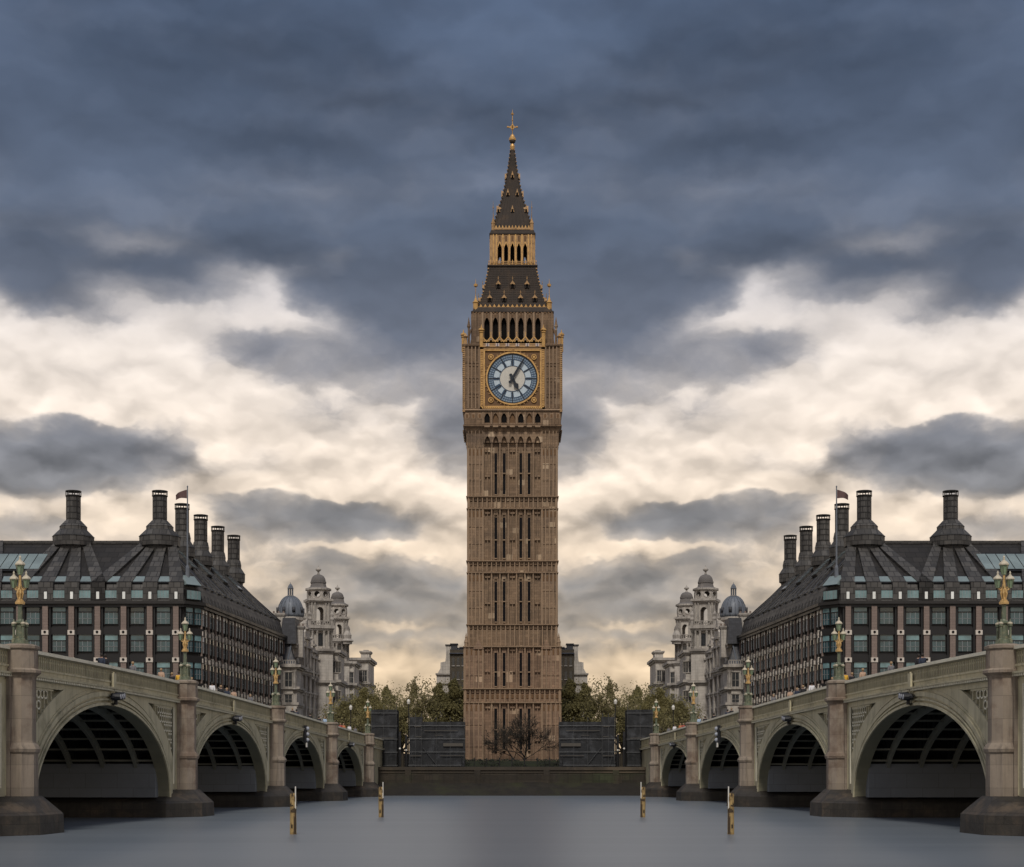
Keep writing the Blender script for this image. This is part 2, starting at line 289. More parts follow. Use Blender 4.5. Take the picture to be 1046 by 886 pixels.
# ------------------------------------------------------------------ mesh builder
class MB:
    def __init__(s): s.v = []; s.f = []; s.mi = []; s.T = None; s.mats = []
    def mid(s, m):
        if m not in s.mats: s.mats.append(m)
        return s.mats.index(m)
    def add(s, vs, fs, m):
        o = len(s.v); k = s.mid(m)
        if s.T is not None: vs = [tuple(s.T @ Vector(p)) for p in vs]
        s.v.extend(vs)
        for f in fs: s.f.append(tuple(i+o for i in f)); s.mi.append(k)
        return s
    def box(s, x0, x1, y0, y1, z0, z1, m):
        return s.add([(x0,y0,z0),(x1,y0,z0),(x1,y1,z0),(x0,y1,z0),(x0,y0,z1),(x1,y0,z1),(x1,y1,z1),(x0,y1,z1)],
              [(0,3,2,1),(4,5,6,7),(0,1,5,4),(1,2,6,5),(2,3,7,6),(3,0,4,7)], m)
    def hexa(s, b, t, m):   # bottom 4, top 4 points
        return s.add(list(b)+list(t), [(0,3,2,1),(4,5,6,7),(0,1,5,4),(1,2,6,5),(2,3,7,6),(3,0,4,7)], m)
    def quad(s, a, b, c, d_, m): return s.add([a,b,c,d_], [(0,1,2,3)], m)
    def lathe(s, prof, cx, cy, n, m, rot=0., sq=None, cap=True):
        vs = []; fs = []
        for (r, z) in prof:
            for k in range(n):
                a = rot + 2*PI*k/n; vs.append((cx+r*math.cos(a), cy+r*math.sin(a), z))
        for i in range(len(prof)-1):
            for k in range(n):
                k2 = (k+1) % n; fs.append((i*n+k, i*n+k2, (i+1)*n+k2, (i+1)*n+k))
        if cap: fs.append(tuple(range(n))[::-1]); fs.append(tuple((len(prof)-1)*n+k for k in range(n)))
        return s.add(vs, fs, m)
    def sqlathe(s, prof, m, cx=0, cy=0):   # square section (half width, z)
        return s.lathe([(r*math.sqrt(2), z) for r, z in prof], cx, cy, 4, m, rot=PI/4)
    def tube(s, pts, rs, m, n=6):
        vs = []; fs = []; pts = [Vector(p) for p in pts]
        if not isinstance(rs, (list, tuple)): rs = [rs]*len(pts)
        for i, p in enumerate(pts):
            dr = (pts[min(i+1, len(pts)-1)]-pts[max(i-1, 0)]).normalized()
            a = dr.cross(Vector((0,0,1)) if abs(dr.z) < .9 else Vector((1,0,0))).normalized(); b = dr.cross(a)
            for k in range(n):
                t = 2*PI*k/n; vs.append(tuple(p + (a*math.cos(t)+b*math.sin(t))*rs[i]))
        for i in range(len(pts)-1):
            for k in range(n):
                k2 = (k+1) % n; fs.append((i*n+k, i*n+k2, (i+1)*n+k2, (i+1)*n+k))
        fs.append(tuple(range(n))[::-1]); fs.append(tuple((len(pts)-1)*n+k for k in range(n)))
        return s.add(vs, fs, m)
    def ring(s, cx, cz, r0, r1, y, m, n=48, y1=None, a0=0, a1=2*PI):   # flat ring facing -Y, thickness to y1
        vs = []; fs = []
        full = abs(a1-a0-2*PI) < 1e-6; N = n if full else n+1
        for k in range(N):
            a = a0+(a1-a0)*k/n; c, q = math.cos(a), math.sin(a)
            vs += [(cx+r0*c, y, cz+r0*q), (cx+r1*c, y, cz+r1*q)]
            if y1 is not None: vs += [(cx+r0*c, y1, cz+r0*q), (cx+r1*c, y1, cz+r1*q)]
        st = 2 if y1 is None else 4
        for k in range(n):
            a = k*st; b = ((k+1) % N)*st
            fs.append((a, b, b+1, a+1))
            if y1 is not None: fs += [(a+1, b+1, b+3, a+3), (a+2, b+2, b, a)]
        return s.add(vs, fs, m)
    def sphere(s, c, r, m, n=8, k=6, sz=1.):
        return s.lathe([(max(.001, r*math.sin(PI*i/k)), c[2]-r*sz*math.cos(PI*i/k)) for i in range(k+1)], c[0], c[1], n, m, cap=False)
    def archcell(s, xa, xb, z0, z1, ow, oz0, zs, za, yf, yb, m, pointed=True, seg=5, mi=None):
        """wall cell with an arched opening, front at yf (towards -Y), reveals back to yb"""
        mi = mi or m; xc = (xa+xb)/2; l, r = xc-ow/2, xc+ow/2
        up = []
        for i in range(seg+1):
            t = i/seg
            if pointed: x = l+(ow/2)*t; z = zs+(za-zs)*math.sin(t*PI/2)**.75 if t else zs
            else: a = PI-t*PI/2; x = xc+ow/2*math.cos(a); z = zs+(za-zs)*math.sin(a)
            up.append((x, z))
        curve = up+[(2*xc-x, z) for x, z in up[::-1][1:]]
        for y in (yf, yb):
            s.quad((xa,y,z0),(l,y,z0),(l,y,z1),(xa,y,z1), m); s.quad((r,y,z0),(xb,y,z0),(xb,y,z1),(r,y,z1), m)
            if oz0 > z0: s.quad((l,y,z0),(r,y,z0),(r,y,oz0),(l,y,oz0), m)
            for (x0, q0), (x1, q1) in zip(curve, curve[1:]): s.quad((x0,y,q0),(x1,y,q1),(x1,y,z1),(x0,y,z1), m)
        path = [(l, oz0)]+curve+[(r, oz0)]
        for (x0, q0), (x1, q1) in zip(path, path[1:]): s.quad((x0,yf,q0),(x1,yf,q1),(x1,yb,q1),(x0,yb,q0), mi)
        s.quad((l,yf,oz0),(r,yf,oz0),(r,yb,oz0),(l,yb,oz0), mi)
        return s
    def build(s, name, parent=None, smooth=False, loc=None, kind=None, label=None):
        me = bpy.data.meshes.new(name); me.from_pydata(s.v, [], s.f)
        for m in s.mats: me.materials.append(m if not isinstance(m, str) else M[m])
        me.polygons.foreach_set('material_index', s.mi)
        if smooth: me.polygons.foreach_set('use_smooth', [True]*len(s.f))
        me.update()
        o = bpy.data.objects.new(name, me); sc.collection.objects.link(o)
        if parent: o.parent = parent
        if loc: o.location = loc
        if kind: o['kind'] = kind
        if label: o['label'] = label
        return o
def empty(name, loc=(0,0,0), rz=0., label=None, cat=None, group=None):
    o = bpy.data.objects.new(name, None); sc.collection.objects.link(o)
    o.location = loc; o.rotation_euler = (0,0,rz); o.empty_display_size = .5
    tag(o, label, cat, group); return o
def tag(o, label=None, cat=None, group=None, kind=None):
    if label: o['label'] = label
    if cat: o['category'] = cat
    if group: o['group'] = group
    if kind: o['kind'] = kind
    return o
def children(o): return [c for c in bpy.data.objects if c.parent == o]
def build_index():
    d_ = {}
    for c in bpy.data.objects:
        if c.parent: d_.setdefault(c.parent.name, []).append(c)
    return d_
def copy_tree(o, idx, parent=None):
    c = o.copy(); sc.collection.objects.link(c)
    if parent: c.parent = parent
    for ch in idx.get(o.name, []): copy_tree(ch, idx, c)
    return c
MIRROR = []   # (object, label for the right-hand twin)
def twin(o, label): MIRROR.append((o, label)); return o
def P(x, y, Y): return ((x-CX)*Y/F, Y, HC+(HY-y)*Y/F)
GZ = 4.2      # level of the land behind the embankment wall

# ------------------------------------------------------------------ setting: water, ground, foreshore
b = MB(); b.quad((-3000,-600,0),(3000,-600,0),(3000,249.6,0),(-3000,249.6,0),'water')
b.build('river_water', kind='structure')
b = MB(); b.quad((-4000,250.6,GZ),(4000,250.6,GZ),(4000,6000,GZ),(-4000,6000,GZ),'ground'); b.build('ground', kind='structure')
b = MB(); rng = random.Random(4)    # sloping foreshore mud under the wall
nx = 160; rows = []
for j in range(5):
    rows.append([(-260+520*i/nx, 250.3-7.*j/4*(1+.25*mnoise.noise(Vector((i*.23, j, 0)))), 2.1*(1-j/4.)**1.2-.12+.34*mnoise.noise(Vector((i*.5, j*.9, 3)))*(j < 4)) for i in range(nx+1)])
for j in range(4):
    for i in range(nx): b.quad(rows[j][i], rows[j][i+1], rows[j+1][i+1], rows[j+1][i], 'mud')
b.build('foreshore_ground', kind='structure', smooth=True)

# ------------------------------------------------------------------ embankment wall and railings
e = empty('embankment_wall', (0,250,0), label='long dark tide stained granite river wall with pale coping, across the foot of the scene', cat='river wall')
b = MB(); b.box(-700,700,0,.9,-1,3.75,'wall_emb')
for i in range(-24, 25):
    if abs(i) > 7 or i % 2: b.box(i*5.2-.45, i*5.2+.45, -.28, .0, -.9, 3.75, 'wall_emb')
b.build('wall', e)
b = MB(); b.box(-700,700,-.18,1.0,3.75,4.25,'coping'); b.box(-700,700,-.09,0,3.35,3.55,'coping'); b.build('coping', e)

r_ = empty('iron_railing', (0,251.6,GZ), label='low black iron railing along the wall top at the foot of the clock tower', cat='railing')
b = MB(); 
for z in (.12, .62, 1.08): b.box(-7.6,7.6,-.03,.03,z,z+.06,'rail_black')
for i in range(96): b.box(-7.6+i*.16-.018,-7.6+i*.16+.018,-.018,.018,0,1.2,'rail_black')
b.build('bars', r_)
b = MB()
for i in range(9): b.lathe([(.06,0),(.06,1.25),(.1,1.3),(.07,1.4),(.01,1.5)], -7.6+i*1.9, 0, 8, 'rail_black')
b.build('posts', r_)

def leafcloud(b, blobs, n, size, m, rng, hollow=.35):
    tot = sum(q[3]*q[4]*q[5] for q in blobs)
    for (cx, cy, cz, rx, ry, rz) in blobs:
        for _ in range(int(n*rx*ry*rz/tot)):
            while True:
                x, y, z = rng.uniform(-1,1), rng.uniform(-1,1), rng.uniform(-1,1); q = x*x+y*y+z*z
                if q < 1 and (q > hollow*rng.random()): break
            px, py, pz = cx+x*rx, cy+y*ry, cz+z*rz
            if mnoise.noise(Vector((px*.45, py*.45, pz*.5))) < -.16: continue
            s_ = size*rng.uniform(.6,1.4)
            u_ = Vector((rng.gauss(0,1), rng.gauss(0,1), rng.gauss(0,1))).normalized()
            v_ = u_.cross(Vector((rng.gauss(0,1), rng.gauss(0,1), rng.gauss(0,1)))).normalized()
            c = Vector((px,py,pz))
            b.add([tuple(c-u_*s_), tuple(c+v_*s_*.55), tuple(c+u_*s_), tuple(c-v_*s_*.55)], [(0,1,2,3)], m)
h_ = empty('hedge', (0,253.2,GZ), label='low dark clipped hedge behind the railing under the clock tower', cat='hedge')
b = MB(); rg = random.Random(8)
leafcloud(b, [(-7+i*1.,0,.55,.8,.6,.75) for i in range(15)], 7000, .11, 'hedge', rg, .2); b.build('foliage', h_)
b = MB(); b.box(-7.4,7.4,-.35,.35,0,.95,'hedge'); b.build('core', h_)

# ------------------------------------------------------------------ CLOCK TOWER
TY = 269.1; TX = .07
def tp(p): return p*TY/(F+p)                 # pixel half width -> metres of half width
def tz(y, h): return HC+(HY-y)*(TY-h)/F-GZ   # height above ground of something on the front plane at half width h
tw = empty('clock_tower', (TX, TY, GZ), label='tall gothic clock tower of brown stone with gilded clock face and iron spire', cat='clock tower')
hs = tp(45.5); hl = tp(49.0); hc_ = tp(49.6); hb = tp(41.5)
def rots(b):
    for k in range(4):
        b.T = Matrix.Rotation(k*PI/2, 4, 'Z'); yield k
    b.T = None
pan = hs*2*(60.2/92.)      # width of the panelled middle
pw = pan/7.
def stage(b, z0, z1, h, m, topz=None):
    """ribs, corner buttresses of one shaft stage; the face is at -h"""
    px0 = -pan/2
    cw = h-pan/2
    for sx in (-1, 1):
        xa, xb = (px0-cw, px0) if sx < 0 else (pan/2, pan/2+cw)
        if sx < 0: b.box(xa, xb, -h, -h+cw, z0, z1, m)
        for i in range(5):
            x = xa+(xb-xa)*(i/4.); x = min(max(x, xa+.1), xb-.1)
            b.box(x-.075, x+.075, -h-.15, -h+.002, z0, z1, 'tower_pale')
        zz = z0+(z1-z0)/3.
        for q in (1, 2):       # little panel heads
            b.box(xa+.12, xb-.12, -h-.08, -h+.003, z0+(z1-z0)*q/3.-.14, z0+(z1-z0)*q/3.+.10, m)
        # blind tracery heads at the top of the buttress
        for i in range(4):
            x = xa+(xb-xa)*((i+.5)/4.); b.box(x-.12, x+.12, -h-.02, -h+.004, z1-1.3, z1-.35, 'gold_dark')
    for i in range(8):
        x = px0+i*pw; b.box(x-.13, x+.13, -h+.02, -h+.95, z0, z1, m); b.box(x-.05, x+.05, -h-.14, -h+.03, z0, z1, 'tower_pale')
    for i in range(7):
        xc = px0+(i+.5)*pw
        if i in (1,2,4,5):
            for s_ in (-1, 1): b.box(xc+s_*.28-.07, xc+s_*.28+.07, -h+.26, -h+.95, z0, z1, m)
            b.box(xc-.34, xc+.34, -h+.3, -h+.95, z1-.9, z1, m); b.box(xc-.34, xc+.34, -h+.3, -h+.95, z0, z0+.3, m)
        else:
            b.box(xc-.07, xc+.07, -h+.26, -h+.95, z0, z1, m)
            for q in (.42, .93): b.box(xc-.42, xc+.42, -h+.2, -h+.94, z0+(z1-z0)*q-.16, z0+(z1-z0)*q+.12, m)
STG = [(457,507,hs,'tower'),(520,573,hs,'tower'),(585.5,638,hs,'tower'),(661,703.5,hl,'tower_red'),(718,778,hl,'tower_red')]
b = MB(); b.sqlathe([(hs-.5, tz(661,hs)-.5),(hs-.5, tz(440,hs))], 'tower')
b.sqlathe([(hl-.5, 0),(hl-.5, tz(661,hl)), (hs-.48, tz(659,hl))], 'tower_red')
for k in rots(b):
    for (ya, yb_, h, m) in STG: stage(b, tz(yb_, h) if yb_ < 778 else 0, tz(ya, h), h, m)
    # machicolation corbels under the clock stage
    z1 = tz(437.5,hs); z0 = tz(457,hs)
    for s_ in (-1, 1):
        xa, xb = (-hs, -pan/2) if s_ < 0 else (pan/2, hs)
        (s_ < 0) and b.box(xa, xb, -hs, -hs+(xb-xa), z0, z1, 'tower')
        for i in range(5): x = min(max(xa+(xb-xa)*i/4., xa+.1), xb-.1); b.box(x-.085, x+.085, -hs-.24, -hs+.003, z0, z1, 'tower')
    for i in range(7):
        b.archcell(-pan/2+i*pw, -pan/2+(i+1)*pw, tz(452.5,hs), z1, pw*.62, tz(452.5,hs)-.001, tz(450.5,hs), tz(446,hs), -hs-.12, -hs+.45, 'tower')
        b.box(-pan/2+i*pw+.14, -pan/2+(i+1)*pw-.14, -hs+.40, -hs+.7, z0-.3, z1, 'tower')
    for i in range(8): b.box(-pan/2+i*pw-.14, -pan/2+i*pw+.14, -hs-.0, -hs+.42, z0-.05, tz(452.5,hs), 'tower')
    if k:
        for (ya, yb_, h, m) in STG:
            for i in (1,2,4,5):
                xc = -pan/2+(i+.5)*pw; b.box(xc-.17, xc+.17, -h+.5, -h+.7, tz(yb_,h)+1., tz(ya,h)-1.2, 'slit')
b.build('shaft', tw)
for (ya, yb_, h) in [(459.7,483,hs),(484.6,505,hs),(528.4,551,hs),(552.6,570,hs),(594,614,hs),(615.5,635,hs),(665,686,hl),(687.5,701,hl),(720.5,745,hl),(746.5,766,hl)]:
    for i in (1,2,4,5):
        xc = -pan/2+(i+.5)*pw; b = MB()
        b.box(xc-.205, xc+.205, -h+.40, -h+.52, tz(yb_,h), tz(ya,h), 'slit')
        b.box(xc-.2, xc+.2, -h+.1, -h+.6, tz(yb_,h)-.16, tz(yb_,h)-.01, 'tower_pale')
        b.build('lancet_window', tw)
# string courses and panelled bands
b = MB()
def band(b, z0, z1, h, p, m):
    b.sqlathe([(h-.3,z0),(h+p*.4,z0),(h+p,z0+(z1-z0)*.4),(h+p,z0+(z1-z0)*.75),(h-.3,z1)], m)
for y, h, p in [(507.5,hs,.28),(519.8,hs,.22),(573.3,hs,.28),(585.2,hs,.22),(638.3,hs,.28),(660.8,hl,.24),(703.8,hl,.28),(718,hl,.22)]:
    b = MB(); band(b, tz(y+1.0,h), tz(y-1.0,h), h, p, 'tower_pale'); b.build('string_course', tw)
for (ya, yb_, h, m) in [(508.5,518.8,hs,'tower'),(574.3,584.2,hs,'tower'),(639.3,659.8,hs,'tower'),(704.8,717,hl,'tower_red')]:
    z0, z1 = tz(yb_,h), tz(ya,h); b = MB()
    b.sqlathe([(h-.3,z0-.1),(h-.3,z1+.1)], m)
    for k in rots(b):
        n = 19
        for i in range(n+1):
            x = -h+.1+(2*h-.2)*i/n; b.box(x-.075, x+.075, -h-.12, -h+.31, z0, z1, 'tower_pale')
        for i in range(n):
            x = -h+.1+(2*h-.2)*(i+.5)/n
            b.box(x-.2, x+.2, -h+.12, -h+.31, z1-.45, z1-.02, m)
            if h == hl: b.box(x-.17, x+.17, -h+.2, -h+.31, z0+.55, z0+1.15, 'gold_dark')
    b.build('panelled_band', tw)
# gablets and small pinnacles at the lower set-off
for sx in (-1, 1):
    b = MB()
    x = sx*(hl-.25); z = tz(660,hl)
    b.lathe([(.28,z-.3),(.28,z+.5),(.36,z+.55),(.30,z+.7),(.14,z+1.3),(.2,z+1.4),(.12,z+1.55),(.02,z+2.1)], x, -hl+.25, 6, 'tower_pale'); b.build('pinnacle', tw)
    b = MB(); x = sx*(pan/2+.75)
    b.add([(x-.9,-hl-.22,z-.5),(x+.9,-hl-.22,z-.5),(x,-hl-.22,z+1.0),(x-.9,-hl+.4,z-.5),(x+.9,-hl+.4,z-.5),(x,-hl+.4,z+1.0)], [(0,1,2),(3,5,4),(0,2,5,3),(1,4,5,2),(0,3,4,1)], 'tower_red'); b.build('gablet', tw)
# clock stage
zc0, zc1 = tz(437.5,hc_), tz(351.5,hc_)
b = MB(); b.sqlathe([(hs,tz(443,hs)),(hc_-.15,tz(437,hc_)),(hc_+.12,tz(435.5,hc_)),(hc_+.12,tz(434,hc_)),(hc_-.35,tz(433.5,hc_)),(hc_-.35,zc1)], 'tower_dark')
b.sqlathe([(hc_-.4,tz(421,hc_)),(hc_+.1,tz(420.5,hc_)),(hc_+.25,tz(419.3,hc_)),(hc_+.1,tz(418,hc_)),(hc_-.4,tz(417.5,hc_))], 'tower_pale')
b.sqlathe([(hc_-.4,tz(354.5,hc_)),(hc_+.2,tz(354,hc_)),(hc_+.3,tz(352.5,hc_)),(hc_+.1,tz(351.5,hc_)),(.1,tz(351.3,hc_))], 'tower_dark')
fw = tp(32.7)     # half width of the gilt frame
aw = tp(29.8)*2/7.
for k in rots(b):
    za, zb = tz(433.6,hc_), tz(421,hc_)
    for i in range(7):
        xa = -aw*3.5+i*aw
        b.archcell(xa, xa+aw, za, zb, aw*.66, za+.25, tz(427,hc_), tz(422.3,hc_), -hc_+.02, -hc_+.34, 'tower_dark')
        b.box(xa-.06, xa+.06, -hc_-.07, -hc_+.03, za, zb, 'tower_pale')
    for s_ in (-1, 1):
        x0, x1 = sorted((s_*aw*3.5, s_*(hc_)))
        b.box(x0, x1, -hc_+.02, -hc_+.5, za, zb, 'tower_dark')
        for i in range(3): x = x0+(x1-x0)*(i+.5)/3; b.box(x-.28, x+.28, -hc_-.03, -hc_+.03, za+.9, zb-.2, 'tower_pale'); b.box(x-.18, x+.18, -hc_-.04, -hc_+.03, za+1.0, zb-.35, 'gold_dark')
        x0, x1 = sorted((s_*(fw+.05), s_*hc_))
        # panelled corner turret beside the clock
        zz0, zz1 = tz(417.5,hc_), tz(354.5,hc_)
        b.box(x0, x1, -hc_+.12, -hc_+.6, zz0, zz1, 'tower_dark')
        for i in range(5):
            x = x0+.1+(x1-x0-.2)*i/4.; b.box(x-.08, x+.08, -hc_-.16, -hc_+.13, zz0, zz1, 'tower_pale')
        for q in range(1, 4):
            z = zz0+(zz1-zz0)*q/4.; b.box(x0+.1, x1-.1, -hc_-.06, -hc_+.13, z-.12, z+.12, 'tower_dark')
            for i in range(4):
                x = x0+.1+(x1-x0-.2)*(i+.5)/4.; b.box(x-.14, x+.14, -hc_+.02, -hc_+.125, z-.6, z-.1, 'tower_dark')
    xs = sorted((-aw*3.5, aw*3.5))
    # blind pierced balcony bits over lower cornice
    for i in range(7):
        b.box(-aw*3.5+i*aw+.25, -aw*3.5+(i+1)*aw-.25, -hc_-.28, -hc_-.1, tz(436.8,hc_), tz(435,hc_), 'tower_pale')
b.build('clock_stage', tw)
for k in range(4):
    for i in range(7):
        b = MB(); b.T = Matrix.Rotation(k*PI/2, 4, 'Z')
        xa = -aw*3.5+i*aw; b.box(xa+.1, xa+aw-.1, -hc_+.30, -hc_+.33, tz(433.6,hc_)+.1, tz(421,hc_)-.1, 'void' if i % 2 == 0 else 'gold_dark')
        b.build('arcade_window', tw)
# gilded crocket strips on the corners of the clock stage
b = MB()
for k in rots(b):
    for s_ in (-1, 1):
        for i in range(34):
            z = tz(421,hc_)+(tz(354,hc_)-tz(421,hc_))*i/33.
            b.box(s_*(hc_+.02)-.2, s_*(hc_+.02)+.2, -hc_-.2, -hc_+.2, z, z+.2, 'gold_dull')
b.build('corner_crockets', tw)
# four clocks
def clock(k):
    RZ = Matrix.Rotation(k*PI/2, 4, 'Z')
    yf = -hc_-.02; zc = tz(386.9,hc_); r = 25.5*(TY-hc_)/F; top = tz(355,hc_); bot = tz(418.3,hc_)
    root = MB(); root.T = RZ
    # frame body with circular recess: square border + ring + spandrel fields
    root.box(-fw, fw, yf+.05, yf+.25, bot, top, 'gold_dark')
    for (x0,x1,z0,z1) in [(-fw,fw,top-.3,top),(-fw,fw,bot,bot+.45),(-fw,-fw+.55,bot,top),(fw-.55,fw,bot,top)]:
        root.box(x0,x1,yf-.12,yf+.1,z0,z1,'gold_dull')
    n = 34
    for i in range(n):
        z = bot+.3+(top-bot-.6)*i/n
        for s_ in (-1, 1):
            root.box(s_*(fw-.27)-.17, s_*(fw-.27)+.17, yf-.22, yf-.1, z, z+.17, 'gold')
    for i in range(30):
        x = -fw+.3+(2*fw-.6)*i/30.; root.box(x, x+.2, yf-.22, yf-.1, bot+.08, bot+.36, 'gold')
    q = r+.42
    for (x0,x1,z0,z1) in [(-q,q,zc+q-.02,zc+q+.2),(-q,q,zc-q-.2,zc-q+.02),(-q-.2,-q+.02,zc-q-.2,zc+q+.2),(q-.02,q+.2,zc-q-.2,zc+q+.2)]:
        root.box(x0,x1,yf-.16,yf+.1,z0,z1,'gold')
    root.ring(0, zc, r+.02, r+.26, yf-.2, 'gold', 64, yf+.1)
    for sx in (-1, 1):
        for sz in (-1, 1):
            cx, cz = sx*(r*.86), zc+sz*(r*.86)
            root.ring(cx, cz, .30, .44, yf-.14, 'gold', 16, yf+.1); root.ring(cx, cz, 0.001, .2, yf-.2, 'gold', 12, yf+.1)
            for a in range(10):
                t = PI/4+(a-4.5)*.14; rr = r+.42
                if a in (4,5): continue
                x, z = rr*math.cos(t)*sx, zc+rr*math.sin(t)*sz; root.box(x-.08, x+.08, yf-.08, yf+.1, z-.08, z+.08, 'gold_dull')
    fr = root.build('clock_face', tw)
    d1 = MB(); d1.T = RZ
    d1.ring(0, zc, .001, r+.02, yf+.04, 'dial_glass', 64)
    d1.ring(0, zc, .001, r*.50, yf+.03, 'dial_mid', 48)
    d1.ring(0, zc, r*.775, r*.965, yf+.028, 'dial_ring', 64)
    d1.build('dial', fr)
    d2 = MB(); d2.T = RZ
    d2.ring(0, zc, r*.955, r+.03, yf-.04, 'dial_black', 64, yf+.04)
    for q0, q1 in ((.50,.525),(.755,.785),(.86,.875)): d2.ring(0, zc, r*q0, r*q1, yf-.02, 'dial_blue', 64, yf+.02)
    def spoke(t, r0, r1, w_, m, y0=-.03):
        c, s2 = math.sin(t), math.cos(t); tx, tz2 = s2, -c
        a0, a1 = (c*r0, zc+s2*r0), (c*r1, zc+s2*r1)
        pts = [(a0[0]-tx*w_, a0[1]-tz2*w_),(a0[0]+tx*w_, a0[1]+tz2*w_),(a1[0]+tx*w_, a1[1]+tz2*w_),(a1[0]-tx*w_, a1[1]-tz2*w_)]
        d2.hexa([(x, yf+.03, z) for x, z in pts], [(x, yf+y0, z) for x, z in pts], m)
    for i in range(60): spoke(i*PI/30, r*.79, r*.96, .022, 'dial_blue')
    roman = ['XII','I','II','III','IV','V','VI','VII','VIII','IX','X','XI']
    for i in range(12):
        t = i*PI/6; spoke(t, r*.52, r*.965, .075, 'dial_black', -.05)
        # roman numeral strokes in the numeral band
        wds = {'I':.13,'V':.3,'X':.3}; tot = sum(wds[c] for c in roman[i]); o = -tot/2
        for c in roman[i]:
            mid = o+wds[c]/2; o += wds[c]; rm = r*.64
            def strip(u0, v0, u1, v1, w_):
                cs, sn = math.cos(t), math.sin(t)
                L = math.hypot(u1-u0, v1-v0); nu, nv = -(v1-v0)/L*w_, (u1-u0)/L*w_
                pts = [(u0+nu,v0+nv),(u0-nu,v0-nv),(u1-nu,v1-nv),(u1+nu,v1+nv)]
                pts = [(u*cs+v*sn, zc-u*sn+v*cs) for u, v in pts]
                d2.hexa([(x, yf+.03, z) for x, z in pts], [(x, yf-.03, z) for x, z in pts], 'dial_blue')
            lo_, hi_ = r*.545, r*.745
            if c == 'I': strip(mid, lo_, mid, hi_, .06)
            elif c == 'V': strip(mid, lo_, mid-.11, hi_, .06); strip(mid, lo_, mid+.11, hi_, .05)
            else: strip(mid-.11, lo_, mid+.11, hi_, .06); strip(mid+.11, lo_, mid-.11, hi_, .05)
    d2.build('numeral_ring', fr)
    def hand(name, ang, pts, off):
        hb_ = MB(); hb_.T = RZ; cs, sn = math.cos(ang), math.sin(ang)
        w2 = [(u*cs+v*sn, zc-u*sn+v*cs) for u, v in pts]; n_ = len(w2)
        hb_.add([(x, yf-off, z) for x, z in w2]+[(x, yf-off+.06, z) for x, z in w2], [tuple(range(n_)), tuple(range(n_, 2*n_))[::-1]]+[(i, (i+1) % n_, (i+1) % n_+n_, i+n_) for i in range(n_)], 'dial_black')
        hb_.build(name, fr)
    hand('hour_hand', R(5.09*30), [(-.16,-.3),(-.26,-.5),(-.2,-.72),(0,-.8),(.2,-.72),(.26,-.5),(.16,-.3),(.24,0),(.18,.9),(.42,1.25),(.26,1.55),(0,2.1),(-.26,1.55),(-.42,1.25),(-.18,.9),(-.24,0)], .30)
    hand('minute_hand', R(31), [(-.14,-.5),(-.27,-.75),(0,-1.05),(.27,-.75),(.14,-.5),(.2,0),(.15,r*.80),(0,r*.93),(-.15,r*.80),(-.2,0)], .40)
for k in range(4): clock(k)
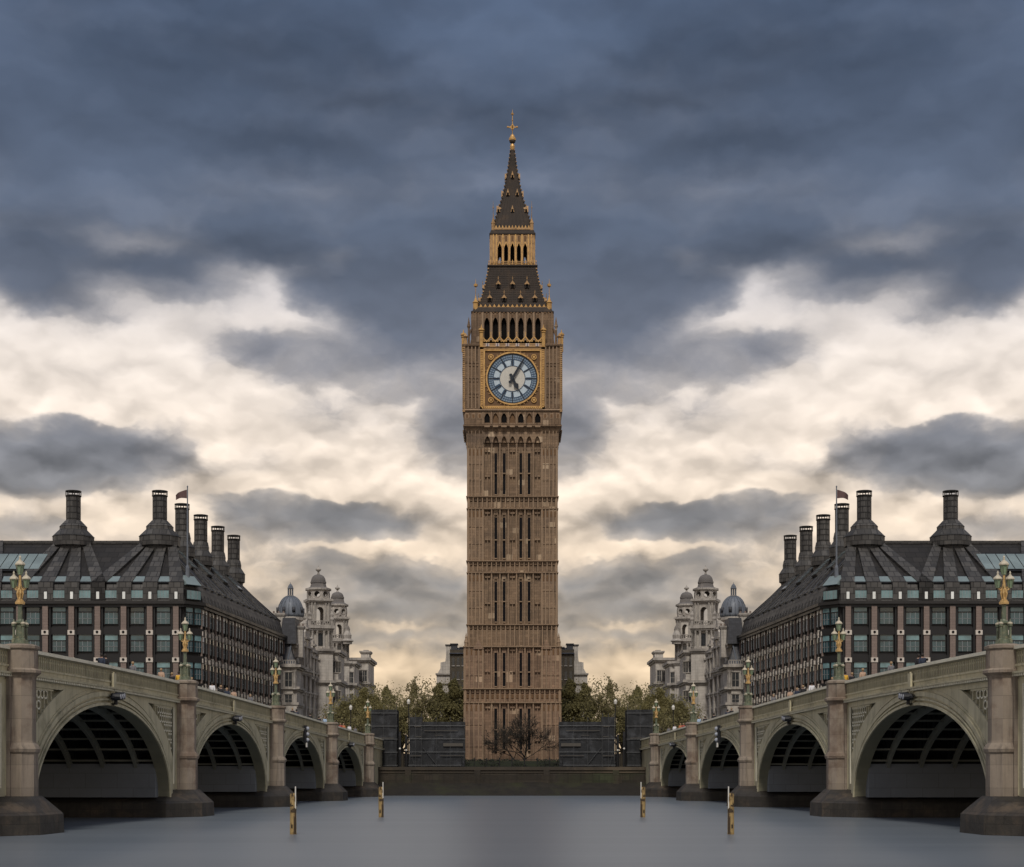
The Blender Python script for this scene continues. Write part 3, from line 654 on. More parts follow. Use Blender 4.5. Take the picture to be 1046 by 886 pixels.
# parapet above the clock: heraldic frieze, gilded gablets, pinnacles
b = MB()
for k in rots(b):
    z0, z1 = tz(355,hc_), tz(351.3,hc_)
    b.box(-fw, fw, -hc_-.28, -hc_-.05, z0, z1, 'gold_dull')
    for i in range(6):
        x = -fw+(2*fw)*(i+.75)/6.5; b.box(x-.3, x+.3, -hc_-.36, -hc_-.25, z0+.1, z1-.05, 'pale_block'); b.box(x-.05, x+.05, -hc_-.37, -hc_-.25, z0+.1, z1-.05, 'dial_blue')
        b.box(x-.3, x+.3, -hc_-.37, -hc_-.25, z0+.25, z0+.33, 'coat_red')
    z0 = z1; z1 = tz(346.5,hc_)
    b.box(-fw, fw, -hc_-.1, -hc_+.1, z0, z1-.2, 'tower_dark')
    n = 7
    for i in range(n):
        x0 = -fw+.35+(2*fw-.7)*i/n; x1 = -fw+.35+(2*fw-.7)*(i+1)/n; xm = (x0+x1)/2
        for (xa, za, xb, zb) in ((x0, z1+.45, xm, z1-.35), (xm, z1-.35, x1, z1+.45)):
            b.hexa([(xa,-hc_-.16,za-.22),(xb,-hc_-.16,zb-.22),(xb,-hc_,zb-.22),(xa,-hc_,za-.22)], [(xa,-hc_-.16,za),(xb,-hc_-.16,zb),(xb,-hc_,zb),(xa,-hc_,za)], 'gold')
        b.box(x0-.06, x0+.06, -hc_-.14, -hc_-.02, z1+.3, z1+1.1, 'gold')
        b.add([(x0,-hc_-.1,z1+.35),(x1,-hc_-.1,z1+.35),(x1,-hc_-.1,z0),(x0,-hc_-.1,z0),(xm,-hc_-.1,z1-.4)], [(0,3,2,1,4)], 'tower_pale')
        for s_ in (-1, 0, 1): b.ring(xm+s_*.36, z0+.42, .06, .15, -hc_-.14, 'gold', 10, -hc_-.05)
    for s_ in (-1, 1):     # tall gilded finial posts framing the clock
        x = s_*(fw-.2)
        b.lathe([(.3,z0-.6),(.3,tz(341,hc_)),(.42,tz(340,hc_)),(.3,tz(338.5,hc_)),(.5,tz(338,hc_)),(.42,tz(336.5,hc_)),(.12,tz(335,hc_)),(.03,tz(332,hc_))], x, -hc_-.15, 8, 'gold')
        for (ex, top, rr, mt) in ((hc_-.25, 340., .3, 'gold_dull'), (hc_-.75, 323., .2, 'tower_dark')):
            xx = s_*ex; z0_ = tz(352,hc_)
            b.lathe([(rr,z0_-.2),(rr*.8,z0_+(tz(top,hc_)-z0_)*.6),(rr*1.5,z0_+(tz(top,hc_)-z0_)*.68),(rr*.9,z0_+(tz(top,hc_)-z0_)*.78),(.03,tz(top,hc_))], xx, -ex if top > 330 else -ex, 6, mt)
        # flying strut to the belfry
        b.tube([(s_*(hc_-.75), -hc_+.75, tz(343,hc_)), (s_*(hc_-1.1), -hc_+1.1, tz(335,hc_)), (s_*(hb-.2), -hb+.2, tz(333,hc_))], .14, 'tower_dark', 5)
b.build('parapet', tw)
# belfry
zb0, zb1 = tz(352,hb), tz(319.5,hb)
b = MB(); bw = tp(30.2)*2/7.
for k in rots(b):
    for i in range(7):
        xa = -bw*3.5+i*bw
        b.archcell(xa, xa+bw, zb0, zb1, bw*.62, zb0+.3, tz(330,hb), tz(324.5,hb), -hb, -hb+.7, 'tower_dark')
        b.box(xa-.13, xa+.13, -hb-.16, -hb+.01, zb0, zb1, 'tower_pale')
        b.ring(xa+bw/2, tz(322.6,hb), .05, .17, -hb-.03, 'gold_dark', 8, -hb+.01)
    b.box(bw*3.5-.13, bw*3.5+.13, -hb-.16, -hb+.01, zb0, zb1, 'tower_pale')
    for s_ in (-1, 1):
        x0, x1 = sorted((s_*bw*3.5, s_*hb)); (s_ < 0) and b.box(x0, x1, -hb, -hb+(x1-x0), zb0, zb1, 'tower_dark')
        for q in range(4): x = x0+(x1-x0)*(q+.5)/4; b.box(x-.09, x+.09, -hb-.1, -hb+.01, zb0, zb1, 'tower_dark')
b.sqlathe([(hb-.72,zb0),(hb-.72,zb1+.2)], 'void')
b.build('belfry', tw)
b = MB()
b.sqlathe([(hb-.5,tz(320,hb)),(hb+.12,tz(319,hb)),(hb+.12,tz(318,hb)),(hb-.1,tz(317.5,hb)),(hb-.35,tz(313.5,hb)),(hb-.5,tz(313,hb)),(1,tz(312.9,hb))], 'cast_iron')
for k in rots(b):
    for i in range(24): x = -hb+.2+(2*hb-.4)*i/23.; b.box(x-.1, x+.1, -hb-.12, -hb+.1, tz(320.3,hb), tz(319,hb), 'gold_dark')
b.build('belfry_cornice', tw)
b = MB(); h2 = hb-.5
for k in rots(b):
    b.box(-h2, h2, -h2-.02, -h2+.08, tz(314,hb), tz(312.6,hb), 'gold_dull')
    for i in range(17):
        x = -h2+.2+(2*h2-.4)*i/16.
        b.add([(x-.24,-h2,tz(312.6,hb)),(x+.24,-h2,tz(312.6,hb)),(x,-h2,tz(309.8,hb)),(x,-h2+.1,tz(312.6,hb))], [(0,1,2),(1,3,2),(3,0,2)], 'gold')
b.build('cresting', tw)
# lower iron roof, concave
hr0, hr1 = tp(36.6), tp(24.3)
def prz(t): return tz(312.8,hr0)*(1-t)+tz(273.5,hr1)*t
roofp = [(hr0+(hr1-hr0)*(t**.62), prz(t)) for t in [i/10. for i in range(11)]]
def hat(z):
    for (a, za), (c, zb_) in zip(roofp, roofp[1:]):
        if za <= z <= zb_: return a+(c-a)*(z-za)/(zb_-za)
    return roofp[-1][0]
b = MB(); b.sqlathe(roofp, 'cast_iron')
for k in rots(b):
    for i in range(15):      # standing ribs
        f = -1+2*(i+.5)/15.
        for (a, za), (c, zb_) in zip(roofp, roofp[1:]):
            b.hexa([(f*a-.05,-a-.07,za),(f*a+.05,-a-.07,za),(f*a+.05,-a+.05,za),(f*a-.05,-a+.05,za)], [(f*c-.05,-c-.07,zb_),(f*c+.05,-c-.07,zb_),(f*c+.05,-c+.05,zb_),(f*c-.05,-c+.05,zb_)], 'cast_iron')
    for j in range(22):      # tile courses
        z = prz(0)+(prz(1)-prz(0))*j/22.; a = hat(z); b.box(-a, a, -a-.035, -a+.05, z, z+.05, 'cast_iron')
    for j in range(12):      # gilt hip crockets
        z = prz(0)+(prz(1)-prz(0))*(j+.5)/12.; a = hat(z); b.box(-a-.12, -a+.12, -a-.12, -a+.12, z, z+.2, 'gold_dull')
b.build('roof', tw)
def dormer(px, yb_, yt):
    z0 = tz(yb_,hr0-.8); z1 = tz(yt,hr0-.8); x = (px-523.3)*(TY-hr0)/F; a = hat(z0)
    w_ = .34; zm = z0+(z1-z0)*.55
    for k in range(4):
        b = MB(); b.T = Matrix.Rotation(k*PI/2, 4, 'Z'); yf = -a-.28
        b.box(x-w_, x-w_+.1, yf, -a+1., z0, zm, 'cast_iron'); b.box(x+w_-.1, x+w_, yf, -a+1., z0, zm, 'cast_iron')
        b.box(x-w_+.1, x+w_-.1, yf+.1, -a+1., z0, zm, 'void')
        b.add([(x-w_-.1,yf-.05,zm-.1),(x+w_+.1,yf-.05,zm-.1),(x,yf-.05,z1),(x-w_-.1,-a+1.2,zm-.1),(x+w_+.1,-a+1.2,zm-.1),(x,-a+1.2,z1)], [(0,1,2),(0,2,5,3),(1,4,5,2)], 'gold_dull')
        b.add([(x-w_+.12,yf-.07,zm-.12),(x+w_-.12,yf-.07,zm-.12),(x,yf-.07,z1-.5)], [(0,1,2)], 'void')
        b.tube([(x,yf,z1-.1),(x,yf,z1+.7)], .035, 'gold_dull', 4); b.box(x-.1,x+.1,yf-.05,yf+.05,z1+.3,z1+.42,'gold_dull')
        b.build('dormer', tw)
for px in (500, 514.8, 531.6, 546.2): dormer(px, 309, 302)
for px in (508.8, 523.4, 538.2): dormer(px, 294, 286.5)
for sx in (-1, 1):
    for sy in (-1, 1):
        b = MB(); x, y = sx*(hb-.6), sy*(hb-.6); z = tz(317,hb)
        b.lathe([(.42,z-.5),(.42,tz(309,hb)),(.55,tz(308.5,hb)),(.3,tz(306.5,hb)),(.1,tz(303,hb)),(.045,tz(300,hb)),(.045,tz(292.5,hb)),(.3,tz(291.5,hb)),(.32,tz(289.5,hb)),(.06,tz(288.8,hb)),(.02,tz(284,hb))], x, y, 8, 'gold')
        b.build('gilt_pinnacle', tw)
# lantern
hL = tp(22.6); zl0, zl1 = tz(271,hL), tz(239.5,hL); lw = tp(16.2)*2/5.
b = MB(); b.sqlathe([(hr1-.1,tz(274,hr1)),(hr1+.05,tz(272.5,hr1)),(hr1+.22,tz(272,hr1)),(hr1+.22,tz(271,hr1)),(.3,tz(270.9,hr1))], 'cast_iron'); 
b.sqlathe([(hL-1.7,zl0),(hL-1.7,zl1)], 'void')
b.sqlathe([(hL-.3,zl1-.1),(hL+.12,zl1),(hL+.16,tz(238.5,hL)),(hL+.05,tz(238,hL)),(hL-.1,tz(235,hL)),(hL-.35,tz(234.5,hL)),(hL-.35,tz(232,hL)),(1,tz(231.9,hL))], 'cast_iron')
b.build('lantern_floor_and_cornice', tw)
b = MB()
for k in rots(b):
    for i in range(5):
        xa = -lw*2.5+i*lw
        b.archcell(xa, xa+lw, zl0, zl1, lw*.62, zl0+.4, tz(254,hL), tz(249,hL), -hL+.02, -hL+.22, 'gold_dull')
        b.box(xa-.1, xa+.1, -hL-.08, -hL+.03, zl0, zl1, 'gold')
        b.box(xa+lw*.32, xa+lw*.68, -hL-.0, -hL+.06, tz(247,hL), tz(241,hL), 'gold_dark')
        b.add([(xa+.15,-hL-.04,tz(251.5,hL)),(xa+lw/2,-hL-.04,tz(246.5,hL)),(xa+lw/2,-hL-.04,tz(248.0,hL)),(xa+.25,-hL-.04,tz(252.5,hL))], [(0,1,2,3)], 'gold')
        b.add([(xa+lw-.15,-hL-.04,tz(251.5,hL)),(xa+lw/2,-hL-.04,tz(246.5,hL)),(xa+lw/2,-hL-.04,tz(248.0,hL)),(xa+lw-.25,-hL-.04,tz(252.5,hL))], [(0,1,2,3)], 'gold')
    b.box(lw*2.5-.1, lw*2.5+.1, -hL-.08, -hL+.03, zl0, zl1, 'gold')
    for s_ in (-1, 1):
        x0, x1 = sorted((s_*lw*2.5, s_*hL)); (s_ < 0) and b.box(x0, x1, -hL, -hL+(x1-x0), zl0, zl1, 'gold_dull')
        b.box((x0+x1)/2-.07, (x0+x1)/2+.07, -hL-.1, -hL+.01, zl0, zl1, 'gold')
        for q in (.3, .7): b.box(s_*(hL-.5)-.12, s_*(hL-.5)+.12, -hL-.02, -hL+.01, zl0+(zl1-zl0)*q, zl0+(zl1-zl0)*q+.5, 'gold_dark')
    # balcony rail with small finials
    for i in range(11): x = -hL+(2*hL)*i/10.; b.box(x-.05, x+.05, -hL-.3, -hL-.2, zl0, zl0+.75, 'gold')
    b.box(-hL-.2, hL+.2, -hL-.28, -hL-.22, zl0+.45, zl0+.55, 'gold_dull')
    for i in range(13):
        x = -hL+.4+(2*hL-.8)*i/12.; b.add([(x-.16,-hL+.3,tz(232,hL)),(x+.16,-hL+.3,tz(232,hL)),(x,-hL+.3,tz(229.3,hL)),(x,-hL+.38,tz(232,hL))], [(0,1,2),(1,3,2),(3,0,2)], 'gold')
    b.box(-hL+.2, hL-.2, -hL+.28, -hL+.36, tz(234,hL), tz(232,hL), 'gold_dull')
b.build('lantern', tw)
for sx in (-1, 1):
    for sy in (-1, 1):
        b = MB(); x, y = sx*(hL-.45), sy*(hL-.45)
        b.lathe([(.28,tz(235,hL)),(.3,tz(228,hL)),(.36,tz(227.5,hL)),(.15,tz(224,hL)),(.04,tz(221,hL)),(.04,tz(212,hL)),(.14,tz(211.5,hL)),(.04,tz(210.5,hL)),(.015,tz(204.5,hL))], x, y, 8, 'gold_dull')
        b.build('gilt_pinnacle', tw)
# spire
def zz(y, h): return tz(y, h)
sp = [(tp(19.3),232.2),(tp(17.6),225),(tp(15.0),217),(tp(12.2),208.5),(tp(9.6),200),(tp(7.7),191),(tp(6.0),182.4),(tp(4.3),173),(tp(3.0),164),(tp(1.5),153)]
spr = [(h, zz(y, h)) for h, y in sp]
b = MB(); b.sqlathe(spr, 'cast_iron')
for k in rots(b):
    for i in range(9):
        f = -1+2*(i+.5)/9.
        for (a, za), (c, zb_) in zip(spr, spr[1:]):
            b.hexa([(f*a-.04,-a-.06,za),(f*a+.04,-a-.06,za),(f*a+.04,-a+.05,za),(f*a-.04,-a+.05,za)], [(f*c-.03,-c-.06,zb_),(f*c+.03,-c-.06,zb_),(f*c+.03,-c+.03,zb_),(f*c-.03,-c+.03,zb_)], 'cast_iron')
    def sat(z):
        for (a, za), (c, zb_) in zip(spr, spr[1:]):
            if za <= z <= zb_: return a+(c-a)*(z-za)/(zb_-za)
        return spr[0][0]
    for j in range(20):
        z = spr[0][1]+(spr[-1][1]-spr[0][1])*(j+.5)/20.; a = sat(z)
        b.box(-a-.14, -a+.1, -a-.14, -a+.1, z, z+.22, 'cast_iron')
        b.box(-a-.17, -a+.02, -a-.17, -a+.02, z+.2, z+.28, 'gold_dull')
    for (px, py) in ((509,217),(523.4,217),(537.5,217),(518.7,200),(528.3,200),(523.4,182)):
        a = sat(zz(py,1.8)); x = (px-523.4)*.156; z = zz(py,a)
        b.add([(x-.3,-a-.25,z),(x+.3,-a-.25,z),(x,-a-.25,z+1.1),(x,-a+.6,z+.7)], [(0,1,2),(1,3,2),(3,0,2)], 'gold_dull'); b.box(x-.16,x+.16,-a-.27,-a+.3,z,z+.42,'void')
b.build('spire', tw)
b = MB(); q = lambda y: zz(y, 0)
b.lathe([(.25,q(154)),(.34,q(152)),(.40,q(150)),(.28,q(147.6))], 0, 0, 10, 'gold')
b.lathe([(.2,q(147.6)),(.25,q(146.5)),(.48,q(145.5)),(.5,q(143.8))], 0, 0, 10, 'cast_iron')
b.lathe([(.55,q(143.8)),(.58,q(142)),(.38,q(140)),(.3,q(138.5)),(.07,q(137)),(.07,q(124)),(.16,q(123.3)),(.06,q(122.5)),(.06,q(118)),(.2,q(117.4)),(.22,q(116)),(.05,q(115.2)),(.01,q(111.5))], 0, 0, 10, 'gold')
b.box(-.7,.7,-.06,.06,q(130.6),q(129.6),'gold'); b.box(-.06,.06,-.7,.7,q(130.6),q(129.6),'gold')
for s_ in (-1, 1): b.sphere((s_*.74,0,q(130)), .18, 'gold', 6, 5); b.sphere((0,s_*.74,q(130)), .18, 'gold', 6, 5)
for a in range(4):
    t = PI/4+a*PI/2; b.tube([(0,0,q(126)),(math.cos(t)*.28,0,q(130)+math.sin(t)*.35),(0,0,q(134))], .045, 'gold', 4)
b.ring(0, q(130), .22, .34, -.05, 'gold', 12, .05)
b.build('finial', tw)

# ------------------------------------------------------------------ BRIDGE (left; mirrored to the right)
BR = math.atan(.0453); BX = -31.4
br = empty('arch_bridge', (BX, 0, 0), -BR, label='left green iron arch bridge with granite piers, its deck running back to the far bank', cat='bridge')
twin(br, 'right green iron arch bridge with granite piers, its deck running back to the far bank')
def bw(u, v, z):   # bridge-local to world
    c, s_ = math.cos(-BR), math.sin(-BR); return (BX+u*c-v*s_, u*s_+v*c, z)
rk = [(-60,7.4),(-20,8.2),(16,8.9),(53.5,9.65),(90.9,10.2),(110,10.36),(128.2,10.33),(165.5,9.88),(200.8,9.32),(234.8,8.8),(262,8.45),(330,8.3)]
def rail(y):
    y = min(max(y, -59.9), 329.9)
    for i, ((a, za), (c, zc)) in enumerate(zip(rk, rk[1:])):
        if a <= y <= c:
            p0_ = rk[max(i-1,0)]; p3 = rk[min(i+2,len(rk)-1)]
            t = (y-a)/(c-a); m0 = (zc-p0_[1])/(c-p0_[0])*(c-a); m1 = (p3[1]-za)/(p3[0]-a)*(c-a)
            return (2*t**3-3*t*t+1)*za+(t**3-2*t*t+t)*m0+(-2*t**3+3*t*t)*zc+(t**3-t*t)*m1
piers = [16., 53.5, 90.9, 128.2, 165.5, 200.8, 234.8]
crown = [7.3, 7.6, 7.72, 7.58, 7.22, 6.68]
ZS = 1.5; WID = 26.
def bsweep(b, prof, ya, yb, m, n=14, close=True):
    """sweep a profile of (x, dz from rail) along the deck line"""
    vs = []; k = len(prof)
    for i in range(n+1):
        y = ya+(yb-ya)*i/n; r0 = rail(y); vs += [(x, y, r0+dz_) for x, dz_ in prof]
    fs = [(i*k+j, i*k+(j+1) % k, (i+1)*k+(j+1) % k, (i+1)*k+j) for i in range(n) for j in range(k)]
    fs += [tuple(range(k)), tuple(n*k+j for j in range(k))[::-1]]
    b.add(vs, fs, m)
def rect(x0, x1, z0, z1): return [(x0,z0),(x1,z0),(x1,z1),(x0,z1)]
ARCH = []
for i, (pa, pb) in enumerate(zip(piers, piers[1:])):
    c = (pa+pb)/2; a = (pb-pa)/2-3.4; bb = crown[i]-ZS; ARCH.append((c, a, bb, pa, pb))
    af = MB(); AO, BO = a+2.7, bb+1.85
    ys = sorted(set([pa+.7, pa+1.9, pb-.7, pb-1.9]+[c+a*math.cos(PI*k/56) for k in range(57)]+[c+AO*math.cos(PI*k/30) for k in range(31) if pa+.7 < c+AO*math.cos(PI*k/30) < pb-.7]))
    ell = lambda y, A, B: ZS+B*math.sqrt(max(0, 1-((y-c)/A)**2))
    for y0, y1 in zip(ys, ys[1:]):
        if y1-y0 < 1e-4: continue
        def col(y): 
            top = rail(y)-1.62; zi = ell(y,a,bb) if abs(y-c) < a else ZS-.02
            zo = ell(y,AO,BO) if abs(y-c) < AO else ZS; return zi, min(zo, top), top
        (i0,o0,t0), (i1,o1,t1) = col(y0), col(y1); ym = (y0+y1)/2
        strip = abs(ym-c) > (pb-pa)/2-1.9
        if strip:
            af.quad((0,y0,i0),(0,y1,i1),(0,y1,t1),(0,y0,t0),'bridge'); continue
        af.quad((0,y0,i0),(0,y1,i1),(0,y1,max(o1,i1)),(0,y0,max(o0,i0)),'bridge')
        s0, s1 = max(t0-.42, o0), max(t1-.42, o1)
        if s0 > o0+.02 or s1 > o1+.02:
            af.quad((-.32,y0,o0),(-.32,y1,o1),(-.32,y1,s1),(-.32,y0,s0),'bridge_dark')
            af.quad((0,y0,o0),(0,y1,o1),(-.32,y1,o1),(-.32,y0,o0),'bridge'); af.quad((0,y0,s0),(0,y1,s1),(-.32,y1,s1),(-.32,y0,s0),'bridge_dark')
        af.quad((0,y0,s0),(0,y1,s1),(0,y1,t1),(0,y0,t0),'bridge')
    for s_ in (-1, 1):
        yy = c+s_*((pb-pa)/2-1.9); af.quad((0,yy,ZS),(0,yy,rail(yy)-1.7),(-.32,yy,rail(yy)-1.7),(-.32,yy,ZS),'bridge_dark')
    # soffit of the face arch, mouldings
    N = 44; pe = lambda t, o: (c+(a+o)*math.cos(t), ZS+(bb+o)*math.sin(t))
    for k in range(N):
        t0, t1 = PI*k/N, PI*(k+1)/N
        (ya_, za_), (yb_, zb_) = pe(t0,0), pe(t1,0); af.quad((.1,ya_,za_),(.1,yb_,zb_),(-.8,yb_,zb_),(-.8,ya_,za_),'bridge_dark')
        for (o0, o1, xf) in ((.02,.20,.20),(.34,.46,.14),(.60,.92,.12),(1.06,1.14,.05)):
            pts = [pe(t0,o0), pe(t1,o0), pe(t1,o1), pe(t0,o1)]
            if max(z for _, z in pts) > rail(c)-1.65: pts = [(y, min(z, rail(y)-1.65)) for y, z in pts]
            af.hexa([(0.002,y,z) for y, z in pts], [(xf,y,z) for y, z in pts], 'bridge')
    # key block
    af.box(0, .2, c-.35, c+.35, crown[i], rail(c)-1.6, 'bridge')
    # raised edge mouldings round the spandrel
    for s_ in (-1, 1):
        yy = c+s_*((pb-pa)/2-1.9); af.box(0,.07,yy-.06,yy+.06,ZS+1.,rail(yy)-2.05,'bridge_pale')
        yy2 = c+s_*((pb-pa)/2-1.05); af.box(0,.05,yy2-.05,yy2+.05,ZS+.6,rail(yy2)-1.8,'bridge')
    af = af.build('arch_face', br)
    # spandrel tracery
    for s_ in (-1, 1):
        tb = MB(); yo = c+s_*((pb-pa)/2-1.9)
        ztop = rail(yo)-2.04
        for q in range(1, 9):
            yy = yo-s_*q*.62; z0 = ell(yy,AO,BO) if abs(yy-c) < AO else ZS
            zt = rail(yy)-2.04
            if zt-z0 > .25: tb.box(-.22,-.06,yy-.05,yy+.05,z0,zt,'bridge')
            if zt-z0 > .9:
                for w_ in range(int((zt-z0)/.62)):
                    cz = zt-.34-w_*.64
                    if cz-.3 < ell(yy+s_*.31, AO, BO): break
                    vs = []; 
                    for g in range(10): t = 2*PI*g/10; vs += [(-.08, yy+s_*.31+.30*math.cos(t), cz+.30*math.sin(t)), (-.08, yy+s_*.31+.20*math.cos(t), cz+.20*math.sin(t))]
                    tb.add(vs, [(2*g, (2*g+2) % 20, (2*g+3) % 20, 2*g+1) for g in range(10)], 'bridge_pale')
        ye = yo-s_*min(8.6, 8.6)*.62
        bsweep(tb, rect(-.24,-.05,-2.16,-2.05), min(yo, ye), max(yo, ye), 'bridge', 8)
        tb.build('spandrel_tracery', af)
    # iron ribs beneath
    for rx in (-2.2, -4.7, -7.2, -9.7, -12.2, -14.7, -17.2, -19.7, -22.2, -24.9):
        rb = MB(); N = 26
        for k in range(N):
            t0, t1 = PI*k/N, PI*(k+1)/N
            pts = [pe(t0,.02), pe(t1,.02), pe(t1,.62), pe(t0,.62)]
            rb.hexa([(rx-.12,y,z) for y, z in pts], [(rx+.12,y,z) for y, z in pts], 'under')
            if 4 < k < N-4 or True:
                m_ = pe((t0+t1)/2,.62)
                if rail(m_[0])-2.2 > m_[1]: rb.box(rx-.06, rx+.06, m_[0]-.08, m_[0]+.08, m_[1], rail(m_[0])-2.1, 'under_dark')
        rb.build('iron_rib', af)
    xb = MB()
    for k in range(2, 21):
        y, z = pe(PI*k/22., .30)
        xb.box(-WID+.6, -.8, y-.06, y+.06, z-.04, z+.1, 'under')
        y, z = pe(PI*k/22., .62); zt = rail(y)-2.2
        if zt-z > 1.2: xb.box(-WID+.6, -.8, y-.05, y+.05, z+.5, z+.62, 'under_dark')
    xb.build('cross_girders', af)
# parapets, cornice, deck
for i, (pa, pb) in enumerate(zip(piers, piers[1:]+[270.])) if False else enumerate(list(zip(piers, piers[1:]))+[(234.8, 262.)]):
    ya, yb = pa+.75, pb-.75
    q = MB()
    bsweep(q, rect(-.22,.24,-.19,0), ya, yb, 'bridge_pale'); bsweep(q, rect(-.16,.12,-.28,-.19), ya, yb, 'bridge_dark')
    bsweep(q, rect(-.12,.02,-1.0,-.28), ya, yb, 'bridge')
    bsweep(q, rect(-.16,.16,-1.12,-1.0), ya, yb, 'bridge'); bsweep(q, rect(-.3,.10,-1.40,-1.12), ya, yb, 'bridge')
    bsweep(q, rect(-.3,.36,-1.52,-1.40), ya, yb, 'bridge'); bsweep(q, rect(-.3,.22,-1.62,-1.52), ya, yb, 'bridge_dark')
    n = int((yb-ya)/.34)
    for k in range(n):
        y = ya+(k+.5)*(yb-ya)/n; r0 = rail(y)
        q.box(.02,.07,y-.035,y+.035,r0-.98,r0-.3,'bridge'); q.box(.021,.045,y+.07,y+.25,r0-.48,r0-.34,'bridge_dark'); q.box(.021,.04,y+.08,y+.24,r0-.92,r0-.58,'bridge_dark')
        q.box(.1,.3,y-.08,y+.08,r0-1.66,r0-1.53,'bridge_pale')
    q.build('parapet', br)
q = MB(); bsweep(q, rect(-WID-.2,-WID+.2,-1.3,0), -50, 300, 'bridge', 60); bsweep(q, rect(-WID-.3,-WID+.1,-2.2,-1.3), -50, 300, 'bridge', 60); q.build('far_parapet', br)
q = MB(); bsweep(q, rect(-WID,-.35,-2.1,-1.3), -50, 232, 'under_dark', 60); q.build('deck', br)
q = MB(); bsweep(q, rect(-WID+.5,-.4,-1.296,-1.24), -50, 300, 'asphalt', 60); bsweep(q, rect(-4.0,-.35,-1.236,-1.12), -50, 300, 'paving', 60); q.build('road_surface', br)
# near end run (off frame) solid
q = MB(); bsweep(q, rect(-WID+.3,-.02,-9.5,-1.62), -50, 16, 'granite', 20); bsweep(q, rect(-.2,.2,-1.6,0), -50, 15.2, 'bridge', 20); q.build('near_approach', br)
for i, y in enumerate(piers):
    t = rail(y); p = MB(); o8 = PI/8; cx = .45
    p.lathe([(.97,ZS+.4),(.97,4.35),(1.06,4.45),(1.10,4.62),(1.0,4.8),(.88,4.95),(.85,5.05),(.85,t-1.75),(.92,t-1.6),(1.12,t-1.45),(1.12,t-1.30),(.97,t-1.2),(.95,t-.22),(1.05,t-.12),(1.05,t+.02),(.8,t+.12)], cx, y, 8, 'granite', rot=o8)
    p.box(-1.4, cx-.2, y-1.05, y+1.05, ZS+.2, t-1.2, 'granite')
    p = p.build('pier', br)
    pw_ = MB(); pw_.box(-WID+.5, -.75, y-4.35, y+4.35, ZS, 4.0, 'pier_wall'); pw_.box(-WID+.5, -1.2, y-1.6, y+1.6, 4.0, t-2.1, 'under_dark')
    pw_.build('pier_side_wall', p)
    pl = MB()
    # plinth with cutwater nose: polygon in plan
    def plan(gx, gy, nose): return [(-WID-2,-gy),(.2+gx,-gy),(nose,-gy*.45),(nose,gy*.45),(.2+gx,gy),(-WID-2,gy)]
    l0 = [(x, y+v, -1.5) for x, v in plan(-.1,4.55,2.3)]; l1 = [(x, y+v, 1.05) for x, v in plan(-.1,4.45,2.22)]
    l1b = [(x, y+v, 1.2) for x, v in plan(-.15,4.3,2.08)]; l2 = [(x, y+v, 2.05) for x, v in plan(-.5,2.2,1.35)]
    n = 6; pl.add(l0+l1+l1b+l2, [(a_*n+k, a_*n+(k+1) % n, (a_+1)*n+(k+1) % n, (a_+1)*n+k) for a_ in range(3) for k in range(n)]+[tuple(3*n+k for k in range(n))], 'granite_wet')
    pl.build('pier_base', p)
# abutment on land
q = MB(); bsweep(q, rect(-WID+.3,-.4,-9.5,-1.62), 236, 300, 'granite', 10); bsweep(q, rect(-.4,-.02,-9.0,-1.62), 236, 262, 'bridge', 6); q.build('abutment', br)
# navigation signals over each arch crown
for i, (c, a, bb, pa, pb) in enumerate(ARCH[1:], 1):
    s = MB(); t = rail(c); z = t-2.05
    if i == 4 and True:      # third visible arch carries a taller pale signal
        s.box(.25,.55,c-.35,c+.35,z-.9,z+1.0,'signal')
        for g in range(3):
            s.sphere((.62,c+.05,z+.65-g*.62), .22, 'lens', 8, 6)
        s.box(.5,.62,c-.3,c+.3,z-1.4,z-.9,'white_paint')
    else:
        s.box(.2,.3,c-.06,c+.06,z,t-.4,'bridge'); s.box(.2,.34,c-.3,c+.3,t-1.5,t-.5,'bridge')
        for (g, h) in ((-.42,0),(.1,.05),(.5,.1)):
            s.tube([(.25,c+g,z+h),(.85,c+g,z+h)], [.24,.24], 'signal', 10); s.tube([(.84,c+g,z+h),(.88,c+g,z+h)], [.17,.17], 'lens', 10)
        s.box(.2,.5,c-.75,c+.75,z-.08,z+.06,'signal'); s.tube([(.4,c,z-.5),(.4,c,z)], .12, 'signal', 6)
    s.build('navigation_signal', br)

